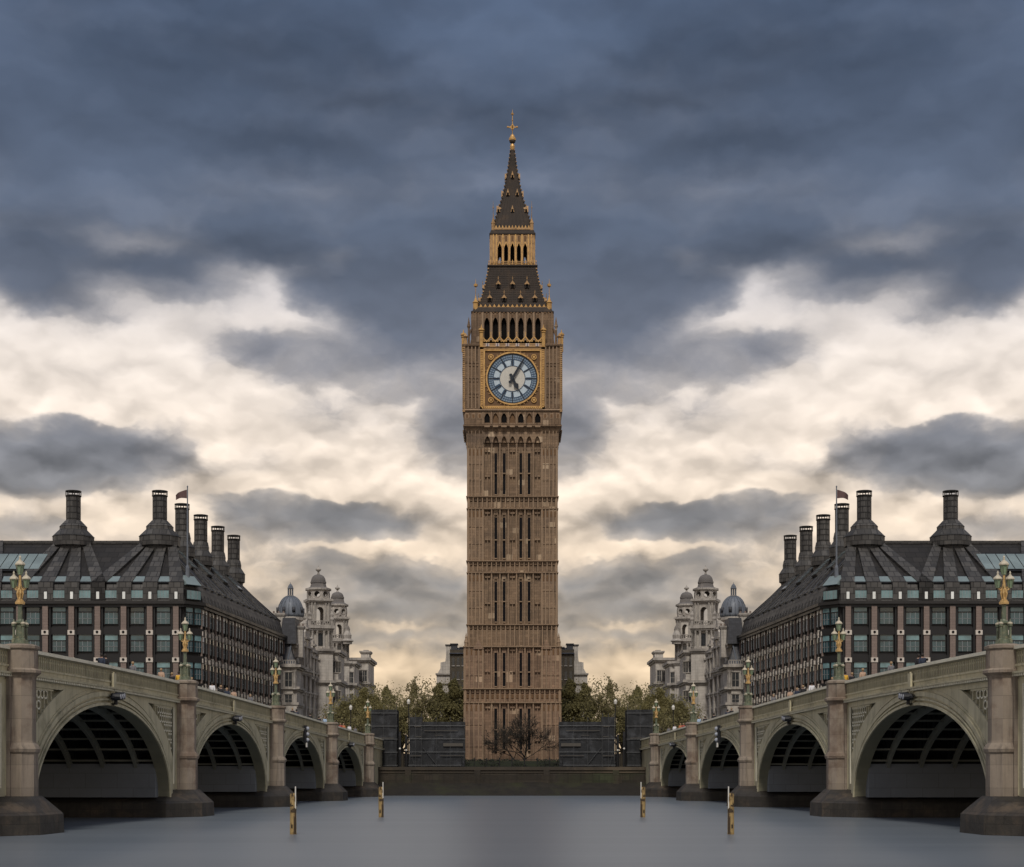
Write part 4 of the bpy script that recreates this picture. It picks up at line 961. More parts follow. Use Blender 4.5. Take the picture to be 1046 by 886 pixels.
# ------------------------------------------------------------------ bridge lamps
def lamp_proto(loc, label):
    L = empty('bridge_lamp', loc, -BR, label=label, cat='street lamp', group='gilded lamps on the bridge piers')
    b = MB()
    b.lathe([(.52,0),(.52,.08),(.42,.12),(.40,.25),(.26,.32),(.22,1.1),(.30,1.16),(.30,1.24),(.17,1.32),(.135,1.4),(.125,2.15),(.17,2.2)], 0, 0, 8, 'lamp_green')
    for k in range(4):
        t = PI/4+k*PI/2; x, y = .36*math.cos(t), .36*math.sin(t)
        b.lathe([(.13,.08),(.13,.3),(.08,.34),(.07,.95),(.12,1.0),(.13,1.1),(.05,1.2),(.06,1.26),(.01,1.4)], x, y, 6, 'lamp_green')
    for k in range(4):
        t = PI/4+k*PI/2; b.lathe([(.14,1.12),(.15,1.18),(.05,1.24)], .36*math.cos(t), .36*math.sin(t), 6, 'lamp_cap')
    b.build('standard', L)
    b = MB(); b.lathe([(.15,2.18),(.27,2.22),(.27,2.34),(.2,2.38),(.2,2.44),(.10,2.5),(.08,2.62),(.14,2.85),(.16,3.0),(.09,3.3),(.07,3.5)], 0, 0, 10, 'lamp_gold')
    for k in range(6):
        t = k*PI/3; b.tube([(.1*math.cos(t),.1*math.sin(t),2.5),(.17*math.cos(t),.17*math.sin(t),2.8),(.13*math.cos(t),.13*math.sin(t),3.05),(.27*math.cos(t),.27*math.sin(t),3.2)], [.035,.045,.035,.015], 'lamp_gold', 5)
    b.build('gilded_capital', L)
    b = MB()
    for s_ in (-1, 1): b.tube([(0,0,3.0),(s_*.2,0,2.98),(s_*.34,0,3.12)], [.05,.04,.05], 'lamp_gold', 6)
    b.tube([(0,0,3.4),(0,0,3.85)], [.08,.06], 'lamp_gold', 6)
    b.build('bracket_arms', L)
    for (x, z, sc_) in ((-.34,3.12,.88),(.34,3.12,.88),(0,3.84,1.0)):
        b = MB(); q = lambda r, h: (r*sc_, z+h*sc_)
        b.lathe([q(.05,-.04),q(.13,0),q(.13,.04),q(.235,.50),q(.235,.53)], x, 0, 6, 'lamp_glass')
        for k in range(6):
            t = k*PI/3; b.tube([(x+.135*sc_*math.cos(t),.135*sc_*math.sin(t),z+.02),(x+.24*sc_*math.cos(t),.24*sc_*math.sin(t),z+.52*sc_)], .018, 'lamp_green', 4)
        b.lathe([q(.28,.50),q(.29,.56),q(.22,.66),q(.12,.74),q(.07,.78),q(.08,.82),q(.05,.86),q(.07,.92),q(.01,1.05)], x, 0, 8, 'lamp_cap')
        b.build('lantern', L)
    return L
words = ['nearest', 'second', 'third', 'fourth', 'farthest']
lp = lamp_proto(bw(.45, 90.9, rail(90.9)+.1), 'green and gold three lantern lamp on the nearest pier in view of the left bridge')
twin(lp, 'green and gold three lantern lamp on the nearest pier in view of the right bridge')
idx = build_index()
for wd, y in zip(words[1:], piers[3:]):
    c = copy_tree(lp, idx); c.location = bw(.45, y, rail(y)+.1)
    c['label'] = 'green and gold three lantern lamp on the %s pier from the camera, left bridge' % wd
    twin(c, 'green and gold three lantern lamp on the %s pier from the camera, right bridge' % wd)

# ------------------------------------------------------------------ people behind the parapet
def skin_obj(name, verts, edges, rad, m, parent=None):
    me = bpy.data.meshes.new(name); me.from_pydata(verts, edges, []); o = bpy.data.objects.new(name, me); sc.collection.objects.link(o)
    md = o.modifiers.new('s', 'SKIN'); sv = me.skin_vertices[0].data if me.skin_vertices else None
    if sv is None:
        me.attributes  # layer is made by the modifier api below
    o.modifiers.new('ss', 'SUBSURF').levels = 1
    for v, r in zip(sv, rad): v.radius = (r, r) if not isinstance(r, tuple) else r
    sv[0].use_root = True
    dg = bpy.context.evaluated_depsgraph_get(); dg.update()
    nm = bpy.data.meshes.new_from_object(o.evaluated_get(dg)); bpy.data.objects.remove(o); bpy.data.meshes.remove(me)
    nm.materials.clear(); nm.materials.append(m); nm.name = name
    for p in nm.polygons: p.use_smooth = True
    o = bpy.data.objects.new(name, nm); sc.collection.objects.link(o)
    if parent: o.parent = parent
    return o
def person_proto(loc, rz, label, stride, lean, coat, hair):
    pr = empty('person', loc, rz, label=label, cat='person', group='people walking over the bridge')
    s = stride
    J = [(0,0,.94),(0,.01,1.12),(0,0,1.36),(0,0,1.47),(0,-.02,1.56),(0,-.02,1.68),(0,-.13,1.585),
         (-.17,0,1.40),(-.23,s*.10,1.14),(-.22,-.05+s*.2,.90),(-.215,-.07+s*.22,.80),
         (.17,0,1.40),(.23,-s*.10,1.14),(.22,-.05-s*.16,.90),(.215,-.07-s*.18,.80),
         (-.09,0,.90),(-.10,-s*.12,.50),(-.10,-s*.20+.02,.09),(-.10,-s*.20-.14,.04),
         (.09,0,.90),(.10,s*.10,.50),(.10,s*.26+.02,.10),(.10,s*.26-.12,.04)]
    E = [(0,1),(1,2),(2,3),(3,4),(4,5),(4,6),(2,7),(7,8),(8,9),(9,10),(2,11),(11,12),(12,13),(13,14),(0,15),(15,16),(16,17),(17,18),(0,19),(19,20),(20,21),(21,22)]
    Rd = [(.14,.11),(.13,.10),(.15,.11),.055,.085,.075,.018,.065,.048,.038,.035,.065,.048,.038,.035,.085,.06,.042,.035,.085,.06,.042,.035]
    skin_obj('body', J, E, Rd, M['skin'], pr)
    Jc = [(0,0,.90),(0,.01,1.12),(0,0,1.36),(0,.0,1.44),(-.18,0,1.40),(-.235,s*.10,1.14),(-.225,-.04+s*.18,.93),(.18,0,1.40),(.235,-s*.10,1.14),(.225,-.04-s*.14,.93)]
    c = skin_obj('coat', Jc, [(0,1),(1,2),(2,3),(2,4),(4,5),(5,6),(2,7),(7,8),(8,9)], [(.19,.16),(.17,.14),(.18,.14),.08,.085,.065,.055,.085,.065,.055], M[coat], pr)
    t = skin_obj('trousers', [(0,0,.95),(-.09,0,.88),(-.10,-s*.12,.50),(-.10,-s*.20+.02,.11),(.09,0,.88),(.10,s*.10,.50),(.10,s*.26+.02,.12)], [(0,1),(1,2),(2,3),(0,4),(4,5),(5,6)], [(.15,.12),.1,.075,.06,.1,.075,.06], M['trousers'], pr)
    hb_ = MB(); hb_.lathe([(.088,1.57),(.107,1.63),(.104,1.70),(.075,1.755),(.01,1.775)], 0, .02, 10, 'hair_d'); h = hb_.build('hair', pr, smooth=True)
    return pr
coats = dict(black='black', navy='navy blue', yellow='yellow', white='white', sky='pale blue', brown='brown', orange='rust orange', grey='grey', red='dark red', tan='tan')
PL = [(104,'navy'),(108,'black'),(136,'grey'),(165,'tan'),(176,'black'),(183,'yellow'),(196,'brown'),(217,'white'),(226,'black'),(232,'navy'),(239,'tan'),(256,'grey'),(299,'black'),(303,'navy'),(317,'black'),(326,'black'),(332,'sky'),(348,'red'),(351,'orange'),(357,'white'),(363,'grey')]
protoP = None; rgp = random.Random(3); seen = {}
for n_, (px, ct) in enumerate(PL):
    u = -1.0-rgp.random()*.5
    # ray through px meets the walkway line
    k = (CX-px)/F; y = (-(BX+u))/(k+math.tan(BR)); z = rail(y)-.80
    if px in (183, 332, 357, 363): z += .15
    wp = bw(u, y, z); wp = (wp[0], wp[1], z)
    where = 'nearest visible' if px < 188 else 'second' if px < 280 else 'third' if px < 337 else 'farthest'
    lab = 'person in a %s coat behind the parapet of the left bridge' % coats[ct]
    near = [q for q in PL if q[1] == ct]
    if len(near) > 1: lab = 'person in a %s coat on the left bridge, number %s of those coats from the camera end' % (coats[ct], ['one','two','three','four','five','six'][near.index((px,ct))])
    if len(near) > 1:
        ordw = ['nearest the camera','second nearest','third along','fourth along','fifth along','sixth along']
        lab = 'person in a %s coat on the left bridge, %s of them' % (coats[ct], ordw[near.index((px,ct))])
    rz = (-BR if rgp.random() < .5 else PI-BR)
    if protoP is None:
        protoP = person_proto(wp, rz, lab, 1., 0, 'coat_'+ct, 'hair_d'); pp = protoP
        for ch in children(pp):
            if ch.name.startswith(('coat','hair')):
                ch.material_slots[0].link = 'OBJECT'; ch.material_slots[0].material = M['coat_'+ct] if ch.name.startswith('coat') else M['hair_d']
        pidx = build_index()
    else:
        pp = copy_tree(protoP, pidx); pp.location = wp; pp.rotation_euler = (0,0,rz); pp['label'] = lab
        sv = rgp.uniform(.96,1.05); pp.scale = (sv, sv, sv)
        for ch in children(pp):
            if ch.name.startswith('coat'): ch.material_slots[0].material = M['coat_'+ct]
            if ch.name.startswith('hair'): ch.material_slots[0].material = M[rgp.choice(['hair_d','hair_d','hair_l'])]
    twin(pp, lab.replace('left bridge','right bridge'))

# ------------------------------------------------------------------ OFFICE BUILDING with dark chimneyed roof
ob = empty('office_building', (-56,262,GZ), label='left dark bronze office building with tall round roof chimneys behind the bridge', cat='office building')
twin(ob, 'right dark bronze office building with tall round roof chimneys behind the bridge')
OX, OY, OZ = -56, 262, GZ
offT = Matrix.Translation((-OX, -OY, -OZ))
def OB(): q = MB(); q.T = offT.copy(); return q
S = .15; FYo = 255.
ex = lambda px: (px-CX)*S
BAY = 26.65*S
pier_x = [ex(180)-BAY*i for i in range(0, 18)]           # left of the corner
EH = 29.5; LV = [24.9, 20.7, 16.5, 12.3, 8.1]            # storey marks
XL = pier_x[-1]-1.5; XC = ex(187.5)
A = Vector((-48.15,258.,0)); Bp = Vector((-43.9,320.,0)); sd = (Bp-A); SL = sd.length; sd = sd.normalized(); sn = Vector((sd.y,-sd.x,0))
# solid core
b = OB()
def poly_prism(b, pts, z0, z1, m):
    n = len(pts); b.add([(x,y,z0) for x, y in pts]+[(x,y,z1) for x, y in pts], [tuple(range(n))[::-1], tuple(range(n,2*n))]+[(i,(i+1)%n,(i+1)%n+n,i+n) for i in range(n)], m)
inn = [(XL,FYo+.5),(XC,FYo+.5),(A.x-.5,A.y+.2),(Bp.x-.5,Bp.y),(Bp.x-26,Bp.y),(XL,FYo+40)]
poly_prism(b, inn, GZ, EH-.2, 'bronze')
b.build('walls', ob)
# facade bays
def bay_window(b, w_, z0, z1, full=True, blind=0):
    """window drawn in plane y=0, facing -y, centred on x=0; local only"""
    b.box(-w_/2-.22, w_/2+.22, .12, .3, z0-.1, z1+.1, 'bronze')
    gm = 'blind' if blind == 1 else 'blind_and_lit_white' if blind == 2 else 'glass'
    zt = z0+(z1-z0)*.62
    b.box(-w_/2, w_/2, .02, .1, z0, zt-.06, 'glass' if blind != 2 else gm); b.box(-w_/2, w_/2, .02, .1, zt+.1, z1, gm)
    b.box(-w_/2, w_/2, -.04, .08, zt-.06, zt+.1, 'bronze')
    for x in (-w_*.2, w_*.2): b.box(x-.035, x+.035, -.03, .06, z0, zt, 'mullion')
    b.box(-w_/2, w_/2, -.03, .05, z0+(zt-z0)*.45, z0+(zt-z0)*.45+.05, 'mullion') if full else None
variants = []
rgo = random.Random(11)
def put_window(Tm, w_, z0, z1, blind, name='window'):
    q = MB(); q.T = offT @ Tm; bay_window(q, w_, z0, z1, True, blind); return q.build(name, ob)
rest = OB()
def rest_window(Tm, w_, z0, z1, blind):
    rest.T = offT @ Tm; bay_window(rest, w_, z0, z1, False, blind); rest.T = offT
st = [(26.2,29.1),(22.0,24.6),(17.8,20.4),(13.6,16.2),(9.4,12.0),(5.0,7.9)]
for i, x in enumerate(pier_x):
    xc = x-BAY/2 if i < len(pier_x)-1 else None
    if xc is None: continue
    for j, (z0, z1) in enumerate(st):
        Tm = Matrix.Translation((xc, FYo+.2, 0))
        if (i < 8 and j < 3): put_window(Tm, 1.95, z0, z1, rgo.choice([0,0,1,1]))
        else: rest_window(Tm, 1.95, z0, z1, rgo.choice([0,1]))
# chamfer corner bay
CA = Vector((XC, FYo+.2, 0)); CB = Vector((A.x, A.y, 0)); cd = CB-CA; ang = math.atan2(cd.y, cd.x)
for j, (z0, z1) in enumerate(st):
    for f in (.27, .75):
        p = CA+cd*f; Tm = Matrix.Translation(p) @ Matrix.Rotation(ang, 4, 'Z') @ Matrix.Translation((0,-.25,0))
        (put_window if j < 3 else rest_window)(Tm, 1.25, z0, z1, 1)
# window right of last front pier (between pier 180 and chamfer)
# side bays
NB = 14; sw = SL/NB; sang = math.atan2(sd.y, sd.x)
for i in range(NB):
    p = A+sd*(sw*(i+.5)); 
    for j, (z0, z1) in enumerate(st):
        for g in (-.95, .95):
            Tm = Matrix.Translation(p+sd*g) @ Matrix.Rotation(sang, 4, 'Z')
            bl = 2 if (j == 0 and rgo.random() < .6) else rgo.choice([0,0,0,0,2,1])
            if g < 0 and j < 3: put_window(Tm, 1.0, z0, z1, bl)
            else: rest_window(Tm, 1.0, z0, z1, bl)
rest = rest.build('remaining_windows', ob, kind='stuff')
b = OB()      # spandrel bands & dark fins
for z in LV:
    b.box(XL, XC, FYo+.05, FYo+.45, z-.35, z+.75, 'bronze')
for i, x in enumerate(pier_x):
    for s_ in (-1, 1): b.box(x+s_*.66-.12, x+s_*.66+.12, FYo-.12, FYo+.4, GZ, EH-.3, 'bronze')
for z in LV:
    b.T = offT @ Matrix.Translation(A) @ Matrix.Rotation(sang,4,'Z'); b.box(0, SL, -.06, .3, z-.35, z+.6, 'bronze')
    b.T = offT @ Matrix.Translation(CA) @ Matrix.Rotation(ang,4,'Z'); b.box(0, cd.length, -.3, .1, z-.35, z+.7, 'bronze')
for i in range(NB*2+1):
    b.T = offT @ Matrix.Translation(A+sd*(sw*i/2.)) @ Matrix.Rotation(sang,4,'Z'); b.box(-.12,.12,-.13,.2,GZ,EH-.3,'bronze')
b.T = offT; b.build('bronze_frame', ob)
for i, x in enumerate(pier_x[:9]):   # stone piers of the front
    b = OB(); b.box(x-.42, x+.42, FYo-.42, FYo+.25, GZ, 28.9, 'granite_pink')
    for z in LV: b.box(x-.52, x+.52, FYo-.55, FYo+.2, z-.42, z+.30, 'pale_block'); b.T = offT @ Matrix.Translation((x, FYo-.56, z)) @ Matrix.Rotation(PI/2,4,'X'); b.lathe([(.2,-.02),(.2,.06)],0,0,12,'void'); b.T = offT
    b.build('stone_pier', ob)
b = OB()
for x in pier_x[9:]:
    b.box(x-.42, x+.42, FYo-.42, FYo+.25, GZ, 28.9, 'granite_pink')
    for z in LV: b.box(x-.52, x+.52, FYo-.55, FYo+.2, z-.42, z+.30, 'pale_block')
b.build('outer_stone_piers', ob)
for i in range(NB+1):
    b = MB(); b.T = offT @ Matrix.Translation(A+sd*(sw*i)) @ Matrix.Rotation(sang,4,'Z')
    b.box(-.17,.17,-.16,.1,GZ,28.7,'granite_pink')
    for z in LV: b.box(-.26,.26,-.27,.1,z-.30,z+.35,'pale_block')
    b.build('stone_pier', ob)
for i in range(NB):
    for z in LV[:3]+[28.6]:
        b = MB(); b.T = offT @ Matrix.Translation(A+sd*(sw*(i+.5))) @ Matrix.Rotation(sang,4,'Z')
        if z > 28: b.box(-.13,.13,-.2,.1,28.3,28.9,'pale_block')
        else: b.box(-.14,.14,-.20,.1,z-.45,z+.75,'pale_block'); b.box(-.19,.19,-.24,.1,z-.1,z+.2,'pale_block')
        b.build('bracket', ob)
# eave
b = OB()
ev = [(XL,FYo-.75),(XC+.3,FYo-.75),(A.x+.75,A.y-.3),(Bp.x+.75,Bp.y+.5),(Bp.x-27,Bp.y+.5),(XL,FYo+42)]
poly_prism(b, ev, EH-.3, EH+.15, 'eave')
ev2 = [(XL,FYo-.4),(XC+.15,FYo-.4),(A.x+.45,A.y-.15),(Bp.x+.45,Bp.y+.3),(Bp.x-27,Bp.y+.3),(XL,FYo+42)]
poly_prism(b, ev2, EH-.75, EH-.3, 'bronze'); b.build('eave', ob)
# roof surfaces: attic band (steep) then main slope to ridge
ZA = 32.3; ZR = 40.2
RF = Vector((-56.5,267,ZR)); RB = Vector((-52.6,320.5,ZR))
attF = .75
b = OB()
E0 = [Vector((XL,FYo,EH)), Vector((XC,FYo,EH)), Vector((A.x,A.y,EH)), Vector((Bp.x,Bp.y,EH))]
E1 = [Vector((XL,FYo+attF,ZA)), Vector((XC-.3,FYo+attF,ZA)), Vector((A.x-.7,A.y+.35,ZA)), Vector((Bp.x-.7,Bp.y,ZA))]
E2 = [Vector((XL,267,ZR)), RF, RF, RB]
def q4(a, b_, c, d_, m): b.quad(tuple(a),tuple(b_),tuple(c),tuple(d_),m)
for k in range(3):
    q4(E0[k],E0[k+1],E1[k+1],E1[k],'roof_rib'); q4(E1[k],E1[k+1],E2[k+1],E2[k],'roof_flat')
# back slopes
bk = [Vector((XL,281,ZA-2)), Vector((-64.,281,ZA-2)), Vector((-60.5,320.5,ZA-2))]
q4(E2[0],RF,bk[1],bk[0],'roof_flat'); q4(RF,RB,bk[2],bk[1],'roof_flat')
b.quad(tuple(E0[3]),tuple(E1[3]),tuple(RB),(-60.5,320.5,ZA-2),'roof_flat'); b.quad(tuple(E0[3]),(-60.5,320.5,ZA-2),(-60.5,320.5,GZ),(Bp.x,Bp.y,GZ),'roof_flat')
b.build('roof', ob)
# raised duct ribs fanning to each chimney
def slab(b, p0, p1, p2, p3, th, m):
    """thick slab: p0,p1 bottom edge, p2,p3 top edge, pushed out along its normal"""
    n_ = (p1-p0).cross(p3-p0).normalized()
    if n_.z < 0: n_ = -n_
    b.hexa([tuple(p) for p in (p0,p1,p2,p3)], [tuple(p+n_*th) for p in (p0,p1,p2,p3)], m)
def frontpt(x, t): return Vector((x, FYo+attF+(267-FYo-attF)*t, ZA+(ZR-ZA)*t))
def sidept(s_, t):   # s_ distance along the side
    a = E1[2]+(E1[3]-E1[2])*(s_/SL); r0 = RF+(RB-RF)*(s_/SL); return a+(r0-a)*t
chF = [ex(75)*267/255., RF.x]
fans = [(chF[0], [pier_x[6],pier_x[5],pier_x[4],pier_x[3]]), (chF[1], [pier_x[3],pier_x[2],pier_x[1],pier_x[0]])]
lx = chF[0]-(RF.x-chF[0])*-1
for extra in range(1, 4):
    cx_ = chF[0]-13.8*extra; chF.append(cx_)
    near = sorted(pier_x, key=lambda x: abs(x-cx_))[:4]; fans.append((cx_, sorted(near)))
for (cx_, pxs) in fans:
    n = len(pxs)
    for k, x in enumerate(pxs):
        tw_ = 5.2/n; xt = cx_-2.6+tw_*(k+.5); hw = 1.12
        b = OB(); p0, p1 = frontpt(x-hw,.0), frontpt(x+hw,.0); p2, p3 = frontpt(xt+tw_/2,1.), frontpt(xt-tw_/2,1.)
        slab(b, p0, p1, p2, p3, .5, 'roof_rib')
        b.box(x-hw, x+hw, FYo-.12, FYo+attF, EH, ZA+.25, 'roof_rib')
        b.build('roof_duct', ob)
for i in range(NB+1):
    s_ = sw*i; ci = min(4, int(i/3.0)); 
    b = OB(); c_s = (0, 13.2, 25.4, 38.8, 50.8)[min(4, round(i*sw/12.8)) if i*sw < 57 else 4]
    hw = .8; tt = c_s+(i-round(c_s/sw))*.8
    tt = max(.5, min(SL-.5, tt))
    slab(b, sidept(max(0,s_-hw),0.), sidept(min(SL,s_+hw),0.), sidept(min(SL,tt+.4),1.), sidept(max(0,tt-.4),1.), .35, 'roof_rib')
    b.build('roof_duct', ob)
# side roof dormer fins + sloping rooflights
b = OB()
for i in range(NB*2):
    s0 = sw*(i+.25)/2.; p = E0[2]+(E0[3]-E0[2])*(s0/SL); q_ = sidept(s0, .12)
    d_ = sd*.28
    b.hexa([tuple(p-d_+sn*.35), tuple(p+d_+sn*.35), tuple(p+d_-sn*.3), tuple(p-d_-sn*.3)], [tuple(q_-d_+sn*.3), tuple(q_+d_+sn*.3), tuple(q_+d_-sn*.5), tuple(q_-d_-sn*.5)], 'roof_flat')
b.build('eave_fins', ob)
for s_ in (9., 20., 32., 44.):
    b = OB()
    g0, g1, g2, g3 = sidept(s_,.55), sidept(s_+3.6,.55), sidept(s_+2.6,.93), sidept(s_-1.,.93)
    slab(b, g0, g1, g2, g3, .5, 'roof_rib')
    n_ = (g1-g0).cross(g3-g0).normalized(); n_ = -n_ if n_.z < 0 else n_
    for r_i in range(4):
        for c_i in range(3):
            f0, f1 = (r_i+.15)/4, (r_i+.85)/4; h0, h1 = (c_i+.12)/3, (c_i+.88)/3
            def bl(u, v): return (g0+(g1-g0)*u)*(1-v)+(g3+(g2-g3)*u)*v+n_*.56
            b.quad(tuple(bl(h0,f0)),tuple(bl(h1,f0)),tuple(bl(h1,f1)),tuple(bl(h0,f1)),'glass_up')
    b.build('roof_louvre', ob)
# attic windows and rooflights between ducts, front
for i, x in enumerate(pier_x[:-1]):
    xc = x-BAY/2; b = OB()
    b.box(xc-1.0, xc+1.0, FYo+.1, FYo+.8, EH+.55, EH+1.95, 'bronze'); b.box(xc-.88, xc+.88, FYo+.02, FYo+.12, EH+.65, EH+1.8, 'blind')
    for q in range(1, 4): b.box(xc-.88+q*.44-.03, xc-.88+q*.44+.03, FYo-.02, FYo+.04, EH+.65, EH+1.8, 'mullion')
    b.box(xc-.88, xc+.88, FYo-.02, FYo+.04, EH+.62, EH+.7, 'mullion')
    (b.build('attic_window', ob) if i < 8 else b.build('attic_window', ob))
    b = OB(); o_ = Vector((0,-.25,.3)); sk = (0 if i > 20 else .18)*(xc-min(chF, key=lambda c: abs(c-xc)))*-.3
    sk = max(-.5, min(.5, sk))
    b.quad(tuple(frontpt(xc-.95,.02)+o_), tuple(frontpt(xc+.95,.02)+o_), tuple(frontpt(xc+.7+sk,.14)+o_), tuple(frontpt(xc-.7+sk,.14)+o_), 'glass_up')
    slab(b, frontpt(xc-1.05,.0), frontpt(xc+1.05,.0), frontpt(xc+.8+sk,.16), frontpt(xc-.8+sk,.16), .33, 'bronze')
    b.build('rooflight', ob)
    b = OB(); b.box(x-.22, x+.22, FYo-.19, FYo-.1, EH+.5, EH+1.6, 'blind_and_lit_white'); b.box(x-.3, x+.3, FYo-.15, FYo-.115, EH+.4, EH+1.7, 'bronze'); b.build('slit_window', ob)
# big glazed patch at the left of the front roof
b = OB(); xa = ex(-2); 
for k in range(5):
    x0 = ex(32)-k*1.55; o_ = Vector((0,-.35,.42))
    b.quad(tuple(frontpt(x0-1.42,.30)+o_), tuple(frontpt(x0-.0,.30)+o_), tuple(frontpt(x0-.0+.35,.66)+o_), tuple(frontpt(x0-1.42+.35,.66)+o_), 'glass_up')
slab(b, frontpt(ex(32)-7.8,.27), frontpt(ex(32)+.1,.27), frontpt(ex(32)+.5,.69), frontpt(ex(32)-7.3,.69), .42, 'bronze')
b.build('roof_glazing', ob)
b = OB(); b.box(XL, RF.x+1.2, 266.6, 268, ZR-.1, ZR+.35, 'roof_rib'); b.build('ridge', ob)
# corner rooflight and attic window on the chamfer
b = MB(); mid = (CA+CB)/2; b.T = offT @ Matrix.Translation((mid.x,mid.y,0)) @ Matrix.Rotation(ang,4,'Z')
b.box(-1.5,1.5,-.25,.5,EH+.5,EH+2.0,'bronze'); b.box(-1.35,1.35,-.32,-.2,EH+.6,EH+1.9,'blind')
for q in range(1, 4): b.box(-1.35+q*.675-.04,-1.35+q*.675+.04,-.36,-.3,EH+.6,EH+1.9,'mullion')
b.add([(-1.45,-.4,ZA+.0),(1.45,-.4,ZA),(1.1,.9,ZA+1.5),(-1.1,.9,ZA+1.5),(-1.45,.9,ZA-.2),(1.45,.9,ZA-.2)], [(0,1,2,3),(0,3,4),(1,5,2)], 'glass_up')
b.build('corner_window', ob)
def chimney(cx_, cy_, label=None, low=False, k_=1.):
    b = OB(); z = ZR; n = 12
    if not low:
        b.lathe([(2.3*k_,z-2.4),(2.7*k_,z-.75),(3.2*k_,z-.55),(3.25*k_,z+.9),(3.35*k_,z+.95),(2.15*k_,z+2.15),(2.15*k_,z+2.55),(2.2*k_,z+2.6),(1.25,z+3.6)], cx_, cy_, 12, 'roof_rib', rot=PI/12)
        ch = b.build('chimney', ob)
        b = OB(); b.lathe([(1.08,z+3.4),(1.08,z+7.5)], cx_, cy_, 12, 'roof_rib', rot=PI/12)
        for q in range(5): b.lathe([(1.12,z+3.8+q*.95),(1.12,z+3.88+q*.95)], cx_, cy_, 12, 'bronze', rot=PI/12)
        for k in range(6): t = PI/12+k*PI/3; b.tube([(cx_+1.1*math.cos(t),cy_+1.1*math.sin(t),z+3.5),(cx_+1.1*math.cos(t),cy_+1.1*math.sin(t),z+7.45)], .05, 'bronze', 4)
        b.build('flue', ch)
        b = OB(); zt = z+7.45
        b.lathe([(1.24,zt),(1.27,zt+.08),(1.27,zt+.14)], cx_, cy_, 12, 'bronze', rot=PI/12)
        b.lathe([(1.27,zt+.78),(1.27,zt+.92),(1.1,zt+.95)], cx_, cy_, 12, 'bronze', rot=PI/12)
        for k in range(8): t = PI/8+k*PI/4; b.tube([(cx_+1.18*math.cos(t),cy_+1.18*math.sin(t),zt+.1),(cx_+1.18*math.cos(t),cy_+1.18*math.sin(t),zt+.85)], .07, 'bronze', 4)
        b.build('flue_cap', ch)
    else:
        b.lathe([(1.6,z-1),(1.6,z+.5)], cx_, cy_, 12, 'roof_rib'); b.lathe([(1.55,z+.5),(1.55,z+1.0)], cx_, cy_, 12, 'blind_and_lit_white'); b.lathe([(1.7,z+1.0),(1.7,z+1.2)], cx_, cy_, 12, 'bronze')  # white band paints the lit gap below the vent cap
        b.build('vent', ob)
chimney(chF[0], 267); chimney(RF.x, 267)
for (cx_, cy_) in ((-55.5,280.),(-54.6,292.),(-54.0,305.5),(-53.0,317.)): chimney(cx_, cy_, k_=.66)
chimney(ex(1)*285/255., 285, low=True)

# flagpole
fp = empty('flagpole', P(191.5, 586, 257.), label='flagpole with a small faded red flag on the corner of the left dark roof', cat='flagpole')
twin(fp, 'flagpole with a small faded red flag on the corner of the right dark roof')
b = MB(); b.lathe([(.34,-1.2),(.3,.9),(.15,1.3),(.13,6),(.085,13.3),(.14,13.4),(.02,13.6)], 0, 0, 8, 'lead'); b.build('pole', fp)
b = MB(); N = 10
for i in range(N):
    for j in range(4):
        def fpnt(i_, j_): u = i_/N; v = j_/4; return (-.1-u*1.75, .28*math.sin(u*7+v*1.2)*u, 12.95-v*1.35*(1-.25*u)-.55*u*u+.45*u*(1-v)*-.6)
        b.quad(fpnt(i,j), fpnt(i+1,j), fpnt(i+1,j+1), fpnt(i,j+1), 'flag')
b.build('flag', fp, smooth=True)

# ------------------------------------------------------------------ ORNATE STONE BUILDING
st_b = empty('stone_building', (-45,340,GZ), label='left ornate pale stone building with lead dome and two domed towers beside the dark roof', cat='building')
twin(st_b, 'right ornate pale stone building with lead dome and two domed towers beside the dark roof')
sT = Matrix.Translation((45,-340,-GZ))
def SB(rz=0, org=None):
    q = MB(); q.T = sT.copy()
    if org: q.T = sT @ Matrix.Translation((org[0],org[1],0)) @ Matrix.Rotation(rz,4,'Z')
    return q
def X(px, Y): return (px-CX)*Y/F
def Zp(py, Y): return HC+(HY-py)*Y/F
wcount = 0
def swin(T, x, z0, z1, w_=1.1, arch=False):
    b = MB(); b.T = T
    b.box(x-w_/2-.14, x+w_/2+.14, -.14, .1, z0-.14, z0, 'stone_trim'); b.box(x-w_/2-.16, x+w_/2+.16, -.2, .1, z1, z1+.2, 'stone_trim')
    for s_ in (-1, 1): b.box(x+s_*(w_/2+.08)-.08, x+s_*(w_/2+.08)+.08, -.1, .1, z0, z1, 'stone_trim')
    b.box(x-w_/2, x+w_/2, -.03, .05, z0, z1, 'win_dark'); b.box(x-.035, x+.035, -.06, 0, z0, z1, 'stone_trim'); b.box(x-w_/2, x+w_/2, -.06, 0, (z0+z1)/2-.03, (z0+z1)/2+.03, 'stone_trim')
    return b.build('window', st_b)
def cornice(b, x0, x1, y0, y1, z, p=.5, h=.7, m='stone_trim'):
    b.box(x0-p*.5, x1+p*.5, y0-p*.5, y1+p*.5, z, z+h*.4, m); b.box(x0-p, x1+p, y0-p, y1+p, z+h*.4, z+h, m)
def balus(b, x0, x1, y, z, h=.9):
    b.box(x0, x1, y-.12, y+.12, z, z+.15, 'stone_trim'); b.box(x0, x1, y-.12, y+.12, z+h-.15, z+h, 'stone_trim')
    n = max(2, int((x1-x0)/.45))
    for i in range(n+1): x = x0+(x1-x0)*i/n; b.box(x-.08, x+.08, y-.08, y+.08, z+.1, z+h-.1, 'stone_trim')
